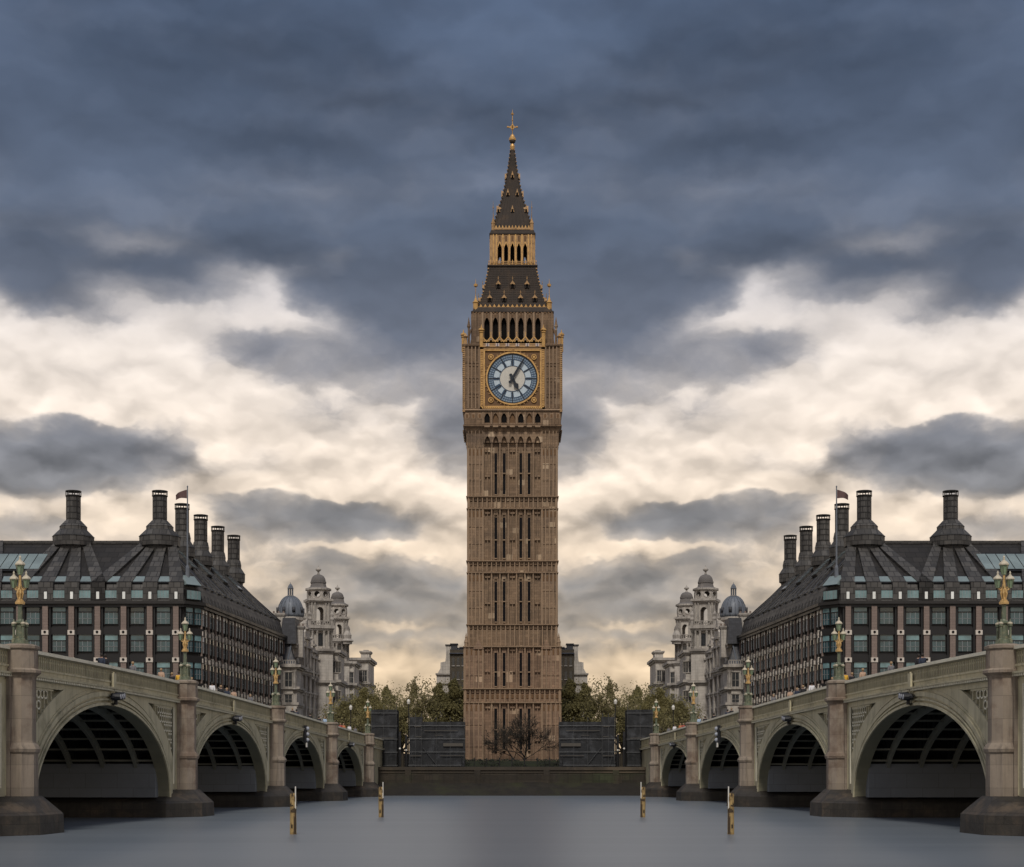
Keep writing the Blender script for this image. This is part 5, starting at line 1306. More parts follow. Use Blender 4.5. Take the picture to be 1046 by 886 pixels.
# long side elevation: local frame along the receding street front
SA = Vector((X(301,322),322,0)); SBv = Vector((X(350,372),372,0)); sdir2 = SBv-SA; SLn = sdir2.length; sg = math.atan2(sdir2.y, sdir2.x)
FT = sT @ Matrix.Translation(SA) @ Matrix.Rotation(sg,4,'Z')       # x along, -y faces the river side
zE = Zp(683,322)
b = MB(); b.T = FT
b.box(0, SLn, 0, 16, GZ, zE, 'stone')
b.box(0, SLn*.55, .3, 14, zE, zE+4.6, 'stone')
b.build('side_wall', st_b)
b = MB(); b.T = FT
for z, p in ((zE-.1,.75),(Zp(706,322),.55),(Zp(722,322),.3),(zE+4.5,.6)):
    b.box(-p, SLn*(.55 if z > zE else 1.)+p, -p, .5, z, z+.35, 'stone_trim'); b.box(-p*.6, SLn*(.55 if z > zE else 1.)+p*.6, -p*.6, .5, z-.45, z, 'stone_trim')
for i in range(int(SLn/1.1)): b.box(i*1.1, i*1.1+.4, -.5, .1, zE-.9, zE-.5, 'stone_trim')
b.build('cornice', st_b)
n = 12
for i in range(n):
    x = SLn*(i+.5)/n
    for (z0, z1) in ((Zp(719,322), Zp(709.5,322)), (Zp(703,322), Zp(690,322)), (7,10.5)): swin(FT, x, z0, z1, 1.25)
    if i < 6: swin(FT @ Matrix.Translation((0,.3,0)), x, zE+1.2, zE+3.5, 1.1)
for i in range(n+1):
    b = MB(); b.T = FT; x = SLn*i/n
    b.lathe([(.42,Zp(706,322)),(.42,Zp(705,322)),(.32,Zp(704,322)),(.28,zE-1.2),(.42,zE-.8)], x, -.35, 8, 'stone_trim'); b.box(x-.4,x+.4,-.55,.1,GZ,Zp(706,322),'stone'); b.build('column', st_b)
# ornate gables over the side front
for gx, gw, gh in ((9.5,3.0,6.2),(16.,2.4,4.2),(23.,2.6,4.)):
    b = MB(); b.T = FT; z = zE+4.6 if gx < 12 else zE+3
    pts = [(-gw,z-4.2),(gw,z-4.2),(gw,z),(gw*.95,z+gh*.2),(gw*.6,z+gh*.28),(gw*.62,z+gh*.5),(gw*.35,z+gh*.62),(gw*.3,z+gh*.8),(0,z+gh*.95),(-gw*.3,z+gh*.8),(-gw*.35,z+gh*.62),(-gw*.62,z+gh*.5),(-gw*.6,z+gh*.28),(-gw*.95,z+gh*.2),(-gw,z)]
    k = len(pts); b.add([(gx+x,-.5,zz_) for x, zz_ in pts]+[(gx+x,1.2,zz_) for x, zz_ in pts], [tuple(range(k)), tuple(range(k,2*k))[::-1]]+[(i,(i+1)%k,(i+1)%k+k,i+k) for i in range(k)], 'stone')
    for zz_ in (z, z+gh*.28, z+gh*.6): w_ = gw*(1.08 if zz_ == z else .72 if zz_ < z+gh*.4 else .45); b.box(gx-w_, gx+w_, -.9, 1.3, zz_, zz_+.35, 'stone_trim')
    for s_ in (-1, 1):
        b.lathe([(.3,z),(.32,z+.4),(.2,z+.8),(.38,z+1.2),(.3,z+1.5),(.05,z+2.3)], gx+s_*gw*.95, -.3, 8, 'stone_trim')
        b.lathe([(.28,z-3.8),(.25,z-.4),(.4,z)], gx+s_*gw*.6, -.65, 8, 'stone_trim')
    b.sphere((gx,0,z+gh*.97), .4, 'stone_trim'); b.box(gx-.6,gx+.6,-.53,-.4,z+gh*.05,z+gh*.24,'win_dark'); b.box(gx-.7,gx+.7,-.53,-.4,z-3.2,z-.8,'win_dark')
    b.build('gable', st_b)
# street end pavilion facing the camera
xa, xb = X(282,318), X(302,318)
zP = Zp(683,318)
b = SB(); b.box(xa-18, xb, 318, 330, GZ, zP, 'stone'); b.box(xb-4.6, xb+.25, 317.6, 325, GZ, zP, 'stone'); b.build('pavilion', st_b)
b = SB()
for z, p in ((zP-.1,.8),(Zp(706,318),.55),(Zp(722,318),.35)): cornice(b, xa-18, xb+.3, 317.8, 326, z, p, .8)
balus(b, xa-18, xb, 317.3, zP+.7); b.build('cornice', st_b)
FT2 = sT @ Matrix.Translation((0,318,0)); FT3 = sT @ Matrix.Translation((0,317.6,0))
for i in range(6):
    x = xb-1.3-i*2.9
    T_ = FT3 if i < 2 else FT2
    for (z0, z1) in ((Zp(719.5,318), Zp(709.5,318)), (Zp(703,318), Zp(687,318)), (7.5,11)): swin(T_, x, z0, z1, 1.3)
for i in range(6):
    b = SB(); x = xb-.1-i*2.6; b.lathe([(.4,Zp(704.5,318)),(.3,Zp(703.5,318)),(.27,zP-1.0),(.42,zP-.5)], x, 317.2, 8, 'stone_trim'); b.build('column', st_b)
# slate mansard behind, with chimney
b = SB(); z0 = zP+.6; z1 = Zp(655,320); xr = X(303,320)
b.hexa([(xa-18,318.8,z0),(xb-.3,318.8,z0),(xb-.3,329,z0),(xa-18,329,z0)], [(xa-18,321,z1),(xb-1.6,321,z1),(xb-1.6,328,z1),(xa-18,328,z1)], 'slate')
b.hexa([(xb-3.4,320,z1-.5),(xb-.2,320,z1-.5),(xb-.2,327,z1-.5),(xb-3.4,327,z1-.5)], [(xb-2.8,320.4,Zp(632,322)),(xb-.4,320.4,Zp(632,322)),(xb-.4,326.6,Zp(632,322)),(xb-2.8,326.6,Zp(632,322))], 'slate')
for x in (xb-3.6, xb-1.9): b.tube([(x,318.7,z0),(x+.8,320.9,z1)], .16, 'lead', 5)
b.build('mansard_roof', st_b)
for (px_, yt, yb_, w_) in ((285.5,627,668,1.6),(306.5,640,672,1.1)):
    b = SB(); x = X(px_,324); b.box(x-w_, x+w_*.6, 323, 325, Zp(yb_,324), Zp(yt+3,324), 'stone'); cornice(b, x-w_, x+w_*.6, 323, 325, Zp(yt+3,324), .25, .6)
    for q in range(3): b.lathe([(.22,Zp(yt,324)-.3),(.18,Zp(yt,324)+.5)], x-w_*.7+q*w_*.6, 324, 8, 'granite_pink')
    b.build('chimney_stack', st_b)
# lead dome
DY = 332.; dx_, = (X(296.7,DY),); dr = 13.6*DY/F
b = SB(); zb_ = Zp(631,DY); zt_ = Zp(609,DY)
b.lathe([(dr*.92,zb_-6),(dr*.92,zb_-1.0),(dr*1.06,zb_-.6),(dr*1.06,zb_-.1),(dr*.98,zb_)], dx_, DY, 16, 'stone')
dm = b.build('dome_drum', st_b)
b = SB(); b.lathe([(dr*math.cos(t)**.85 if t < PI/2-.02 else .5, zb_+(zt_-zb_)*math.sin(t)) for t in [i*PI/2/12 for i in range(12)]]+[(.55,zt_)], dx_, DY, 32, 'lead')
for k in range(16):
    t = k*PI/8; b.tube([(dx_+dr*1.01*math.cos(a)**.85*math.cos(t), DY+dr*1.01*math.cos(a)**.85*math.sin(t), zb_+(zt_-zb_)*math.sin(a)*1.01) for a in [i*PI/2/10 for i in range(10)]], .09, 'lead', 4)
for k in range(8):
    t = k*PI/4+PI/8-PI/2; cx_, cy_ = dx_+dr*.96*math.cos(t), DY+dr*.96*math.sin(t); b.box(cx_-.3,cx_+.3,cy_-.3,cy_+.3,zb_+.9,zb_+1.9,'slate')
b.build('dome', dm, smooth=True)
b = SB(); z = zt_
b.lathe([(.62,z-.3),(.62,z+.15)], dx_, DY, 8, 'stone_trim'); b.lathe([(.6,z+1.45),(.62,z+1.6),(.5,z+1.75),(.45,z+2.0),(.2,z+2.35),(.05,z+2.5),(.02,z+2.8)], dx_, DY, 8, 'lead')
for k in range(8): t = k*PI/4; b.tube([(dx_+.5*math.cos(t),DY+.5*math.sin(t),z+.1),(dx_+.5*math.cos(t),DY+.5*math.sin(t),z+1.5)], .08, 'lead', 5)
b.build('cupola', dm)
# the two open baroque towers
def btower(px, Y, yk, lower_cx, ends):
    """yk: dict of photo heights"""
    cx_ = X(px,Y); s_ = Y/F; z = lambda y: Zp(y,Y)
    b = SB(PI/12*0, None)
    T0 = sT @ Matrix.Translation((cx_,Y,0)) @ Matrix.Rotation(R(18),4,'Z')
    root = MB(); root.T = T0
    hw = yk['hw']*s_; d1 = yk['d1']*s_
    # lower solid part
    root.box(-hw, hw, -hw, hw, GZ, z(yk['col1']), 'stone')
    for (y_, p) in ((yk['col1'],.5),(yk['mid'],.6)): cornice(root, -hw, hw, -hw, hw, z(y_), p, .9)
    # colonnade stage
    c0, c1 = z(yk['col1'])+.9, z(yk['col0'])
    root.box(-hw*.78, hw*.78, -hw*.78, hw*.78, c0, c1, 'stone')
    cornice(root, -hw*.95, hw*.95, -hw*.95, hw*.95, c1, .55, 1.0)
    tw2 = root.build('stone_tower', st_b)
    for k in range(4):
        for i in range(6):
            f = (-.9,-.66,-.28,.28,.66,.9)[i]; 
            b = MB(); b.T = T0 @ Matrix.Rotation(k*PI/2,4,'Z'); b.lathe([(.34,c0),(.34,c0+.3),(.25,c0+.5),(.22,c1-.6),(.34,c1-.2),(.36,c1)], f*hw, -hw*.9, 8, 'stone_trim'); b.build('column', tw2)
        b = MB(); b.T = T0 @ Matrix.Rotation(k*PI/2,4,'Z'); b.box(-hw*.2, hw*.2, -hw*.8, -hw*.7, c0+.6, c1-.6, 'win_dark'); b.build('window', tw2)
    b = MB(); b.T = T0
    for k in range(4):
        b.T = T0 @ Matrix.Rotation(k*PI/2,4,'Z'); balus(b, -hw*.9, hw*.9, -hw*.95, c1+1.0, 1.0)
        for q in (-.9,.9): b.lathe([(.3,c1+1),(.3,c1+2),(.42,c1+2.3),(.25,c1+2.8),(.35,c1+3.3),(.03,c1+4.)], q*hw, -hw*.95, 6, 'stone_trim')
    b.build('balustrade', tw2)
    # open arched stage
    o0, o1 = c1+1.0, z(yk['drum0'])
    b = MB()
    for k in range(4):
        b.T = T0 @ Matrix.Rotation(k*PI/2,4,'Z')
        b.archcell(-d1*.95, d1*.95, o0, o1, d1*.72, o0+.1, o1-2.0, o1-1.0, -d1*.95, -d1*.55, 'stone', pointed=False)
        for f in (-.85,-.55,.55,.85): b.lathe([(.25,o0),(.2,o0+.4),(.18,o1-.7),(.28,o1-.2)], f*d1, -d1*1.02, 6, 'stone_trim')
    b.T = T0; cornice(b, -d1, d1, -d1, d1, o1-.1, .55, .8); b.build('arched_stage', tw2)
    # drum with round openings: octagonal
    r0, r1 = o1+.7, z(yk['drum1']); rr = d1*1.08; b = MB()
    cw = rr*math.tan(PI/8)
    for k in range(8):
        b.T = T0 @ Matrix.Rotation(k*PI/4-R(18),4,'Z')
        zc_ = (r0+r1)/2; ro = min(cw*.62, (r1-r0)*.36)
        n2 = 16; outer = []
        for g in range(n2):
            t = 2*PI*g/n2; c_, s2 = math.cos(t), math.sin(t); m_ = max(abs(c_)/cw, abs(s2)/((r1-r0)/2)); outer.append((c_/m_, zc_+s2/m_))
        inner = [(ro*math.cos(2*PI*g/n2), zc_+ro*math.sin(2*PI*g/n2)) for g in range(n2)]
        for yy in (-rr, -rr+.4): b.add([(x,yy,z_) for x, z_ in outer]+[(x,yy,z_) for x, z_ in inner], [(g,(g+1)%n2,(g+1)%n2+n2,g+n2) for g in range(n2)], 'stone')
        b.add([(x,-rr-.08,z_) for x, z_ in inner]+[(x,-rr+.4,z_) for x, z_ in inner], [(g,(g+1)%n2,(g+1)%n2+n2,g+n2) for g in range(n2)], 'stone_trim')
        b.ring(0, zc_, ro, ro+.2, -rr-.08, 'stone_trim', 16, -rr)
    b.T = T0; b.lathe([(rr*1.0,r1-.1),(rr*1.22,r1),(rr*1.22,r1+.35),(rr*.9,r1+.5)], 0, 0, 16, 'stone_trim', rot=PI/8)
    b.build('drum', tw2)
    s1 = z(yk['skirt']); dt = z(yk['dome']); b = MB(); b.T = T0; dr_ = yk['dr']*s_
    b.lathe([(rr*1.1,r1+.4),(dr_*1.12,(r1+s1)/2),(dr_*1.0,s1),(dr_*1.08,s1+.1),(dr_*1.08,s1+.4)]+[(dr_*math.cos(t)**.8, s1+.4+(dt-s1-.4)*math.sin(t)) for t in [i*PI/2/8 for i in range(8)]]+[(.3,dt)], 0, 0, 16, 'dome_stone')
    b.build('dome', tw2, smooth=False)
    b = MB(); b.T = T0; f = z(yk['fin'])-dt
    b.lathe([(.35,dt-.1),(.2,dt+f*.2),(.18,dt+f*.28),(.55,dt+f*.42),(.6,dt+f*.55),(.3,dt+f*.7),(.12,dt+f*.76),(.02,dt+f)], 0, 0, 8, 'stone_trim'); b.build('finial', tw2)
btower(325.2, 345, dict(fin=577.4, dome=587, dr=7.6, skirt=596.5, drum1=603.5, drum0=616, col0=645, col1=668, mid=700, hw=12.5, d1=10.2), 0, 0)
btower(344.7, 377, dict(fin=597.3, dome=605, dr=6.4, skirt=612, drum1=619.5, drum0=634, col0=658, col1=680, mid=702, hw=10.2, d1=8.6), 0, 0)
# tower bases spread wider toward the street
b = SB(); Yb = 350; b.box(X(330,Yb), X(347.5,Yb), Yb-4, Yb+8, GZ, Zp(668,Yb), 'stone'); cornice(b, X(330,Yb), X(347.5,Yb), Yb-4, Yb+8, Zp(670,Yb), .6, .9); cornice(b, X(330,Yb), X(348,Yb), Yb-4, Yb+8, Zp(700,Yb), .6, .9); b.build('tower_base', st_b)
b = SB(); Yb = 380; b.box(X(343,Yb), X(363.5,Yb), Yb-4, Yb+8, GZ, Zp(679,Yb), 'stone'); cornice(b, X(343,Yb), X(363.5,Yb), Yb-4, Yb+8, Zp(681,Yb), .6, .9); cornice(b, X(343,Yb), X(364,Yb), Yb-4, Yb+8, Zp(703,Yb), .6, .9); b.build('tower_base', st_b)
b = SB(); Yb = 392; b.box(X(360,Yb), X(377,Yb), Yb-2, Yb+14, GZ, Zp(676,Yb), 'stone'); cornice(b, X(360,Yb), X(377,Yb), Yb-2, Yb+14, Zp(677,Yb), .7, 1.0); cornice(b, X(360,Yb), X(377,Yb), Yb-2, Yb+14, Zp(701,Yb), .5, .8)
b.box(X(369,Yb), X(377.5,Yb), Yb-1, Yb+4, Zp(676,Yb), Zp(667,Yb), 'stone'); cornice(b, X(369,Yb), X(377.5,Yb), Yb-1, Yb+4, Zp(668,Yb), .35, .6)
b.box(X(371,Yb), X(376,Yb), Yb, Yb+3, Zp(667,Yb), Zp(664,Yb), 'stone_trim')
b.box(X(361,Yb), X(369,Yb), Yb, Yb+4, Zp(676,Yb), Zp(672,Yb), 'stone_trim')
b.build('end_wing', st_b)
for (Yb, xs_, tops) in ((346,(334,340,345.5),(673,703)),(376,(348,353,358.5),(684,706)),(390,(364,368,372.5),(682,705))):
    for x in xs_:
        for t_ in tops: swin(sT @ Matrix.Translation((0,Yb-.02,0)), X(x,Yb), Zp(t_+14,Yb), Zp(t_+3,Yb), 1.0)
for (cx_, Yb, ya) in ((X(356,378),377,657),):
    b = SB(); z = Zp(ya,Yb); b.lathe([(1.1,z-.4),(1.1,z),(1.5,z+.3),(.9,z+.8),(1.0,z+1.6),(.5,z+2.6),(.5,z+3.3),(.1,z+4.)], cx_, Yb-2, 8, 'stone_trim'); b.build('statue_group', st_b)
# back fill of the block
b = SB(); b.box(-78, X(300,345), 330, 372, GZ, Zp(690,345), 'stone'); b.build('rear_wing', st_b)

# ------------------------------------------------------------------ gabled building beside the clock tower
gb = empty('gabled_building', (X(462,322),322,GZ), label='brown brick building with pale stone gable, half hidden left of the clock tower', cat='building')
twin(gb, 'brown brick building with pale stone gable, half hidden right of the clock tower')
gT = Matrix.Translation((-X(462,322),-322,-GZ))
b = MB(); b.T = gT; b.box(X(459.5,322), X(500,322), 322, 336, GZ, Zp(664,322), 'brick_dark'); b.build('brick_wall', gb)
b = MB(); b.T = gT; Y = 323
pts = [(446,735),(446,690),(450,683),(450,677),(455,676),(456,667),(459.6,662),(459.6,735)]
k = len(pts); b.add([(X(x,Y),322.6,Zp(y,Y)) for x, y in pts]+[(X(x,Y),335,Zp(y,Y)) for x, y in pts], [tuple(range(k)), tuple(range(k,2*k))[::-1]]+[(i,(i+1)%k,(i+1)%k+k,i+k) for i in range(k)], 'stone')
b.box(X(445,Y), X(460,Y), 322.2, 336, Zp(689.5,Y), Zp(688,Y), 'stone_trim'); b.box(X(445.4,Y), X(460,Y), 322.3, 336, Zp(699,Y), Zp(698,Y), 'stone_trim')
b.build('stone_gable', gb)
b = MB(); b.T = gT
b.hexa([(X(459,322),321.6,Zp(668,322)),(X(500,322),321.6,Zp(668,322)),(X(500,322),337,Zp(668,322)),(X(459,322),337,Zp(668,322))], [(X(461,322),324,Zp(661,322)),(X(500,322),324,Zp(661,322)),(X(500,322),334,Zp(661,322)),(X(461,322),334,Zp(661,322))], 'slate')
b.build('roof', gb)
for (x0, x1, yt) in ((455.5,459.5,658.5),(460.5,467,657.5),(470,473,661)):
    b = MB(); b.T = gT; b.box(X(x0,323), X(x1,323), 323, 325.5, Zp(672,323), Zp(yt+1,323), 'stone' if x0 < 460 else 'slate'); b.box(X(x0,323)-.15, X(x1,323)+.15, 322.8, 325.7, Zp(yt+1,323), Zp(yt,323), 'slate'); b.build('chimney_stack', gb)
for x in (463,468,473):
    for y in (676,690,704):
        b = MB(); b.T = gT; b.box(X(x-1.3,322), X(x+1.3,322), 321.93, 322.05, Zp(y+4,322), Zp(y-4,322), 'win_dark'); b.box(X(x-1.6,322), X(x+1.6,322), 321.85, 322.02, Zp(y+4.8,322), Zp(y+4,322), 'stone_trim'); b.build('window', gb)

# ------------------------------------------------------------------ sheeted scaffolds, posts and lamps on the embankment
def scaffold(px0, px1, pyt, Y, depth, label, label2, seams):
    x0, x1 = X(px0,Y), X(px1,Y); zt = Zp(pyt,Y)-GZ; w_ = x1-x0
    e = empty('sheeted_scaffold', ((x0+x1)/2, Y, GZ), label=label, cat='scaffold', group='netted scaffolds on the river wall'); twin(e, label2)
    b = MB(); rg = random.Random(int(px0)); N = int(w_/1.1)+2; K = int(zt/1.0)+1
    # sheeting: slightly billowed skin on the front, plain on the sides
    def pt(i, j): 
        u, v = i/N, j/K; bul = .16*mnoise.noise(Vector((px0+u*w_*.8, v*zt*.7, 0)))+.07*abs(math.sin(u*w_/1.9*PI))
        return (-w_/2+u*w_, -bul-.06, v*zt)
    for i in range(N):
        for j in range(K): b.quad(pt(i,j), pt(i+1,j), pt(i+1,j+1), pt(i,j+1), 'sheet')
    for s_ in (-1, 1): b.box(s_*w_/2-.04, s_*w_/2+.04, .0, depth, 0, zt, 'sheet')
    b.box(-w_/2, w_/2, depth-.05, depth, 0, zt, 'sheet'); b.box(-w_/2, w_/2, 0, depth, zt-.15, zt-.05, 'board')
    b.build('sheeting', e)
    b = MB(); n = max(2, int(w_/2.1))
    for i in range(n+1): x = -w_/2+w_*i/n; b.tube([(x,-.26,-.5 if zt > 0 else 0),(x,-.26,zt+.5+.3*rg.random())], .045, 'pole', 6)
    for j in range(int(zt/2)+1): b.tube([(-w_/2-.2,-.28,.3+j*2.),(w_/2+.2,-.28,.3+j*2.)], .04, 'pole', 6)
    if seams: b.tube([(-w_/2,-.3,zt*.45),(-w_*.15,-.3,zt*.05)], .04, 'pole', 6)
    b.build('poles', e)
    b = MB()
    for (u0, v0, u1, v1) in seams:
        b.box(-w_/2+u0*w_, -w_/2+u1*w_, -.33, -.29, v0*zt, v1*zt, 'board')
    if seams: b.build('boards', e)
    return e
scaffold(379.5, 405, 725, 255, 5, 'tall blue black sheeted scaffold next to the end of the left bridge', 'tall blue black sheeted scaffold next to the end of the right bridge', [(.1,.5,.9,.512)])
scaffold(418.5, 430.5, 732.5, 251.8, 3, 'narrow netted scaffold tower, second from the left bridge, tarpaulin weathered grey', 'narrow netted scaffold tower, second from the right bridge, tarpaulin weathered grey', [(.4,.80,.95,.815),(.05,.22,1,.235),(.5,.6,1.,.61)])
scaffold(431.3, 474.3, 737.5, 252.2, 4, 'wide netted scaffold touching the left side of the clock tower', 'wide netted scaffold touching the right side of the clock tower', [(.05,.80,.85,.812),(.50,.46,.97,.53),(.3,.70,.5,.71),(.42,.25,1.,.262)])
for (px, yt, lab) in ((408.5,747,'short dark mooring post in the gap of the left scaffolds, nearer the bridge'),(415,750,'short dark mooring post in the gap of the left scaffolds, nearer the clock tower')):
    e = empty('timber_post', (X(px,252),252.2,GZ-.2), label=lab, cat='post'); twin(e, lab.replace('left','right'))
    h = Zp(yt,252)-GZ; b = MB(); b.lathe([(.22,0),(.22,h*.9),(.14,h),(.03,h+.15)], 0,0,8,'rail_black'); b.build('shaft', e)
    b = MB(); b.sphere((0,-.25,h*.55), .16, 'white_paint', 8, 6); b.box(-.05,.05,-.25,0,h*.5,h*.6,'rail_black'); b.build('float', e)
def street_lamp(px, py, Y, label, l2):
    z0 = GZ if px > 380 else rail(Y)-1.1
    e = empty('street_lamp', (X(px,Y),Y,z0), label=label, cat='street lamp'); twin(e, l2); h = Zp(py,Y)-z0
    b = MB(); b.lathe([(.16,0),(.16,.7),(.09,.9),(.06,h-.5)], 0,0,8,'rail_black'); b.build('post', e)
    b = MB(); b.lathe([(.1,h-.55),(.2,h-.5),(.28,h-.1),(.2,h+.1),(.05,h+.25)], 0,0,8,'white_paint'); b.build('lantern', e)
street_lamp(417.3, 716, 262, 'slim black street lamp rising behind the narrow left scaffold', 'slim black street lamp rising behind the narrow right scaffold')
street_lamp(358.3, 722, 268, 'black street lamp at the far end of the left bridge parapet', 'black street lamp at the far end of the right bridge parapet')

# ------------------------------------------------------------------ river posts
def river_post(px, ywl, ytop, wpx, label, l2):
    Y = F*HC/(ywl-HY); x = X(px,Y); s_ = Y/F
    e = empty('river_post', (x,Y,0), label=label, cat='mooring post', group='yellow mooring posts standing in the river'); twin(e, l2)
    h = (ywl-ytop)*s_-.05; r_ = wpx*s_/2
    b = MB(); rg = random.Random(int(px)); n = 10; prof = []
    zs_ = [-1.2,0,h*.12,h*.25,h*.4,h*.55,h*.62,h*.75,h*.83,h*.86]
    vs = []; 
    for z in zs_:
        for k in range(n):
            t = 2*PI*k/n; rr = r_*(1+.09*mnoise.noise(Vector((math.cos(t)*1.5, z*1.8, math.sin(t)*1.5+px))))*(.88 if z > h*.84 else 1)
            vs.append((rr*math.cos(t), rr*math.sin(t), z+(.05*rg.random() if z > h*.8 else 0)))
    b.add(vs, [(i*n+k,i*n+(k+1)%n,(i+1)*n+(k+1)%n,(i+1)*n+k) for i in range(len(zs_)-1) for k in range(n)]+[tuple((len(zs_)-1)*n+k for k in range(n))], 'yellow')
    b.build('pile', e)
    for (z0, z1, a0, wd) in ((.0,.34,-1.3,.9),(.30,.46,-1.0,.5),(.46,.52,-2.3,2.0),(.58,.63,-2.6,1.2),(.70,.78,-1.0,.6),(.12,.2,-2.2,.6),(.80,.86,-2.0,.5)):
        b = MB()
        for g in range(4):
            t0 = a0+wd*g/4; t1 = a0+wd*(g+1)/4; rr = r_*1.05; j0 = .02*h*rg.random(); j1 = .05*h*rg.random()
            b.quad((rr*math.cos(t0),rr*math.sin(t0),z0*h+j0),(rr*math.cos(t1),rr*math.sin(t1),z0*h+j0),(rr*math.cos(t1),rr*math.sin(t1),z1*h+j1),(rr*math.cos(t0),rr*math.sin(t0),z1*h+j1),'rust')
        b.build('rot_patch', e)
    b = MB(); b.box(r_*.62,r_*.95,-r_*.75,-r_*.35,h*.55,h*1.02,'white_paint'); b.box(r_*.8,r_*1.12,-r_*.5,-r_*.1,h*.6,h*.85,'rust'); b.build('marker_board', e)
    return e
river_post(299.5, 852.5, 803.5, 6.6, 'yellow weathered mooring post in the river, nearer of the two on the left', 'yellow weathered mooring post in the river, nearer of the two on the right')
river_post(389.3, 835, 799, 5.2, 'yellow weathered mooring post in the river, farther of the two on the left', 'yellow weathered mooring post in the river, farther of the two on the right')

# ------------------------------------------------------------------ trees
def branch(b, p, d_, L, r, depth, rng, m, spread=.55, twigs=None, up=.12, minr=.012, seg=3, kids=3):
    pts = [Vector(p)]; rs = [r]; dd = Vector(d_).normalized()
    for i in range(seg):
        dd = (dd+Vector((rng.gauss(0,.13), rng.gauss(0,.13), rng.gauss(0,.10)+up*.5))).normalized()
        pts.append(pts[-1]+dd*(L/seg)); rs.append(max(minr, r*(1-(i+1)/seg*.45)))
    b.tube(pts, rs, m, 6 if r > .08 else 4 if r > .03 else 3)
    if twigs is not None and depth <= 2: twigs.append(pts[-1])
    if depth <= 0: return
    for k in range(kids):
        a = rng.uniform(0, 2*PI); ax = dd.cross(Vector((math.cos(a), math.sin(a), .3))).normalized()
        nd = (dd*math.cos(spread)+ax*math.sin(spread)*rng.uniform(.7,1.3)).normalized()
        i = rng.randint(1, seg) if k else seg
        branch(b, pts[i], nd, L*rng.uniform(.62,.84), rs[i]*.66, depth-1, rng, m, spread, twigs, up, minr, seg, kids)
def tree(px, pytop, Y, rpx, label, l2, leaf, n, seed, hollow=.3, size=.26, sparse=False):
    n = int(n*2.4); size *= .70; pytop -= 7; rpx *= 1.08
    rg = random.Random(seed); zt = Zp(pytop,Y)-GZ; rr = rpx*Y/F
    e = empty('tree', (X(px,Y),Y,GZ), label=label, cat='tree', group='trees behind the river wall'); twin(e, l2)
    b = MB(); tw_ = []
    th = zt*.32
    b.tube([(0,0,-.3),(.1,0,th*.5),(0,.1,th)], [.42,.34,.3], 'bark', 9)
    for k in range(6):
        a = k*PI/3+rg.random(); branch(b, (0,.1,th*rg.uniform(.75,1.)), (math.cos(a)*.8, math.sin(a)*.8, .9), zt*.27, .16, 3, rg, 'bark', .5, tw_, .12)
    b.build('trunk', e)
    b = MB(); bl = []
    for k in range(34):
        a = rg.uniform(0,2*PI); q = rg.random()**.5; zz_ = rg.uniform(.42,.90)*zt; w_ = math.sin(min(1, (1.02-zz_/zt)*2.2)*PI/2)
        bl.append((q*rr*.72*w_*math.cos(a), q*rr*.72*w_*math.sin(a), zz_, rr*rg.uniform(.18,.32), rr*rg.uniform(.18,.32), zt*rg.uniform(.045,.085)))
    bl.append((0,0,zt*.87,rr*.35,rr*.35,zt*.12))
    leafcloud(b, bl, n, size, leaf, rg, hollow)
    for p in tw_:
        for _ in range(10 if not sparse else 6):
            c = p+Vector((rg.gauss(0,.5), rg.gauss(0,.5), rg.gauss(0,.45))); u_ = Vector((rg.gauss(0,1),rg.gauss(0,1),rg.gauss(0,1))).normalized(); v_ = u_.orthogonal(); s2 = size*rg.uniform(.6,1.2)
            b.add([tuple(c-u_*s2), tuple(c+v_*s2*.55), tuple(c+u_*s2), tuple(c-v_*s2*.55)], [(0,1,2,3)], leaf)
    b.build('crown', e)
    return e
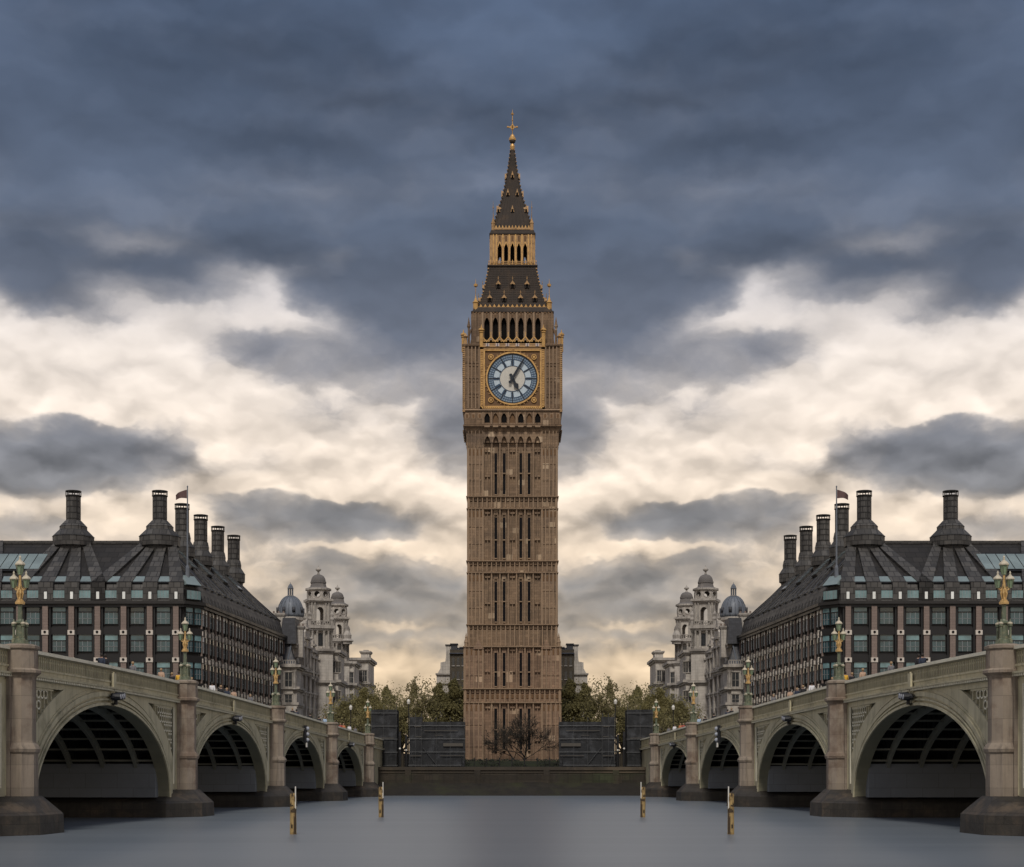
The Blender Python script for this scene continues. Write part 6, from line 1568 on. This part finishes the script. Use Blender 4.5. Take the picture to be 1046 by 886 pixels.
TREES = [(352,722,300,14,'small olive tree just beyond the far end of the {} bridge','leaf_dark',5200,1,.3,.22,False),
 (374,708,296,20,'tall spring tree behind the sheeted scaffold, between the {} stone building and bridge end','leaf',9000,2,.2,.24,False),
 (396,706,302,16,'olive spring tree behind the gap of the {} scaffolds','leaf',8500,3,.2,.24,False),
 (425,697,292,15,'airy pale blossoming tree showing sky through its crown, {} of the clock tower','leaf_pale',3000,4,.2,.24,True),
 (450,703,288,16,'dark leafy tree in front of the {} gabled building','leaf_dark',9000,5,.2,.25,False),
 (466,698,284,18,'darkest leafy tree, the one nearest the clock tower on its {} side','leaf_dark',9000,6,.2,.25,False),
 (410,728,275,14,'small low tree behind the {} scaffold gap','leaf_dark',4500,7,.2,.2,False),
 (386,722,284,13,'small tree right above the tall sheeted scaffold of the {} bank','leaf',4500,8,.2,.2,False)]
for (px, pt_, Y, rp, lab, lf, n, sd_, ho, sz, sp_) in TREES:
    tree(px, pt_, Y, rp, lab.format('left'), lab.format('right'), lf, n, sd_, ho, sz, sp_)
# bare tree before the tower
bt = empty('bare_tree', (X(535,255.5),255.5,GZ), label='leafless dark tree spreading in front of the base of the clock tower', cat='tree')
rg = random.Random(5); b = MB()
b.tube([(0,0,-.2),(.1,0,.7),(.15,.05,1.6)], [.2,.16,.14], 'bark_bare', 8)
b.tube([(-.5,.1,-.2),(-1.1,.1,.7),(-1.9,.1,1.7),(-2.5,.1,2.6)], [.15,.13,.11,.09], 'bark_bare', 7)
b.build('trunk', bt)
b = MB()
for (p, d_, L, r, dep) in (((.15,.05,1.6),(.5,0,1),2.3,.12,6),((.15,.05,1.5),(-.35,.1,1),2.5,.12,6),((.12,.05,1.2),(1.1,.1,.6),2.2,.09,5),((.1,.0,1.3),(.15,-.3,1),2.5,.11,6),((.1,0,1.1),(-.9,0,.8),2.0,.08,5),
                           ((-2.5,.1,2.6),(-.35,0,1),1.8,.08,5),((-2.3,.1,2.4),(-1,0,.45),1.6,.07,5),((-1.9,.1,1.7),(-1.,.2,.25),1.5,.06,4),((-1.5,.1,1.2),(.2,0,1),1.6,.07,5)):
    branch(b, p, d_, L, r, dep, rg, 'bark_bare', .40, None, .03, .018, 3, 3)
b.build('branches', bt)

# ------------------------------------------------------------------ mirror everything on the left to the right
idx = build_index()
for o, lab in MIRROR:
    c = copy_tree(o, idx); c.location.x = -o.location.x; c.rotation_euler = (0,0,-o.rotation_euler.z)
    c.scale = (-o.scale.x, o.scale.y, o.scale.z); c['label'] = lab
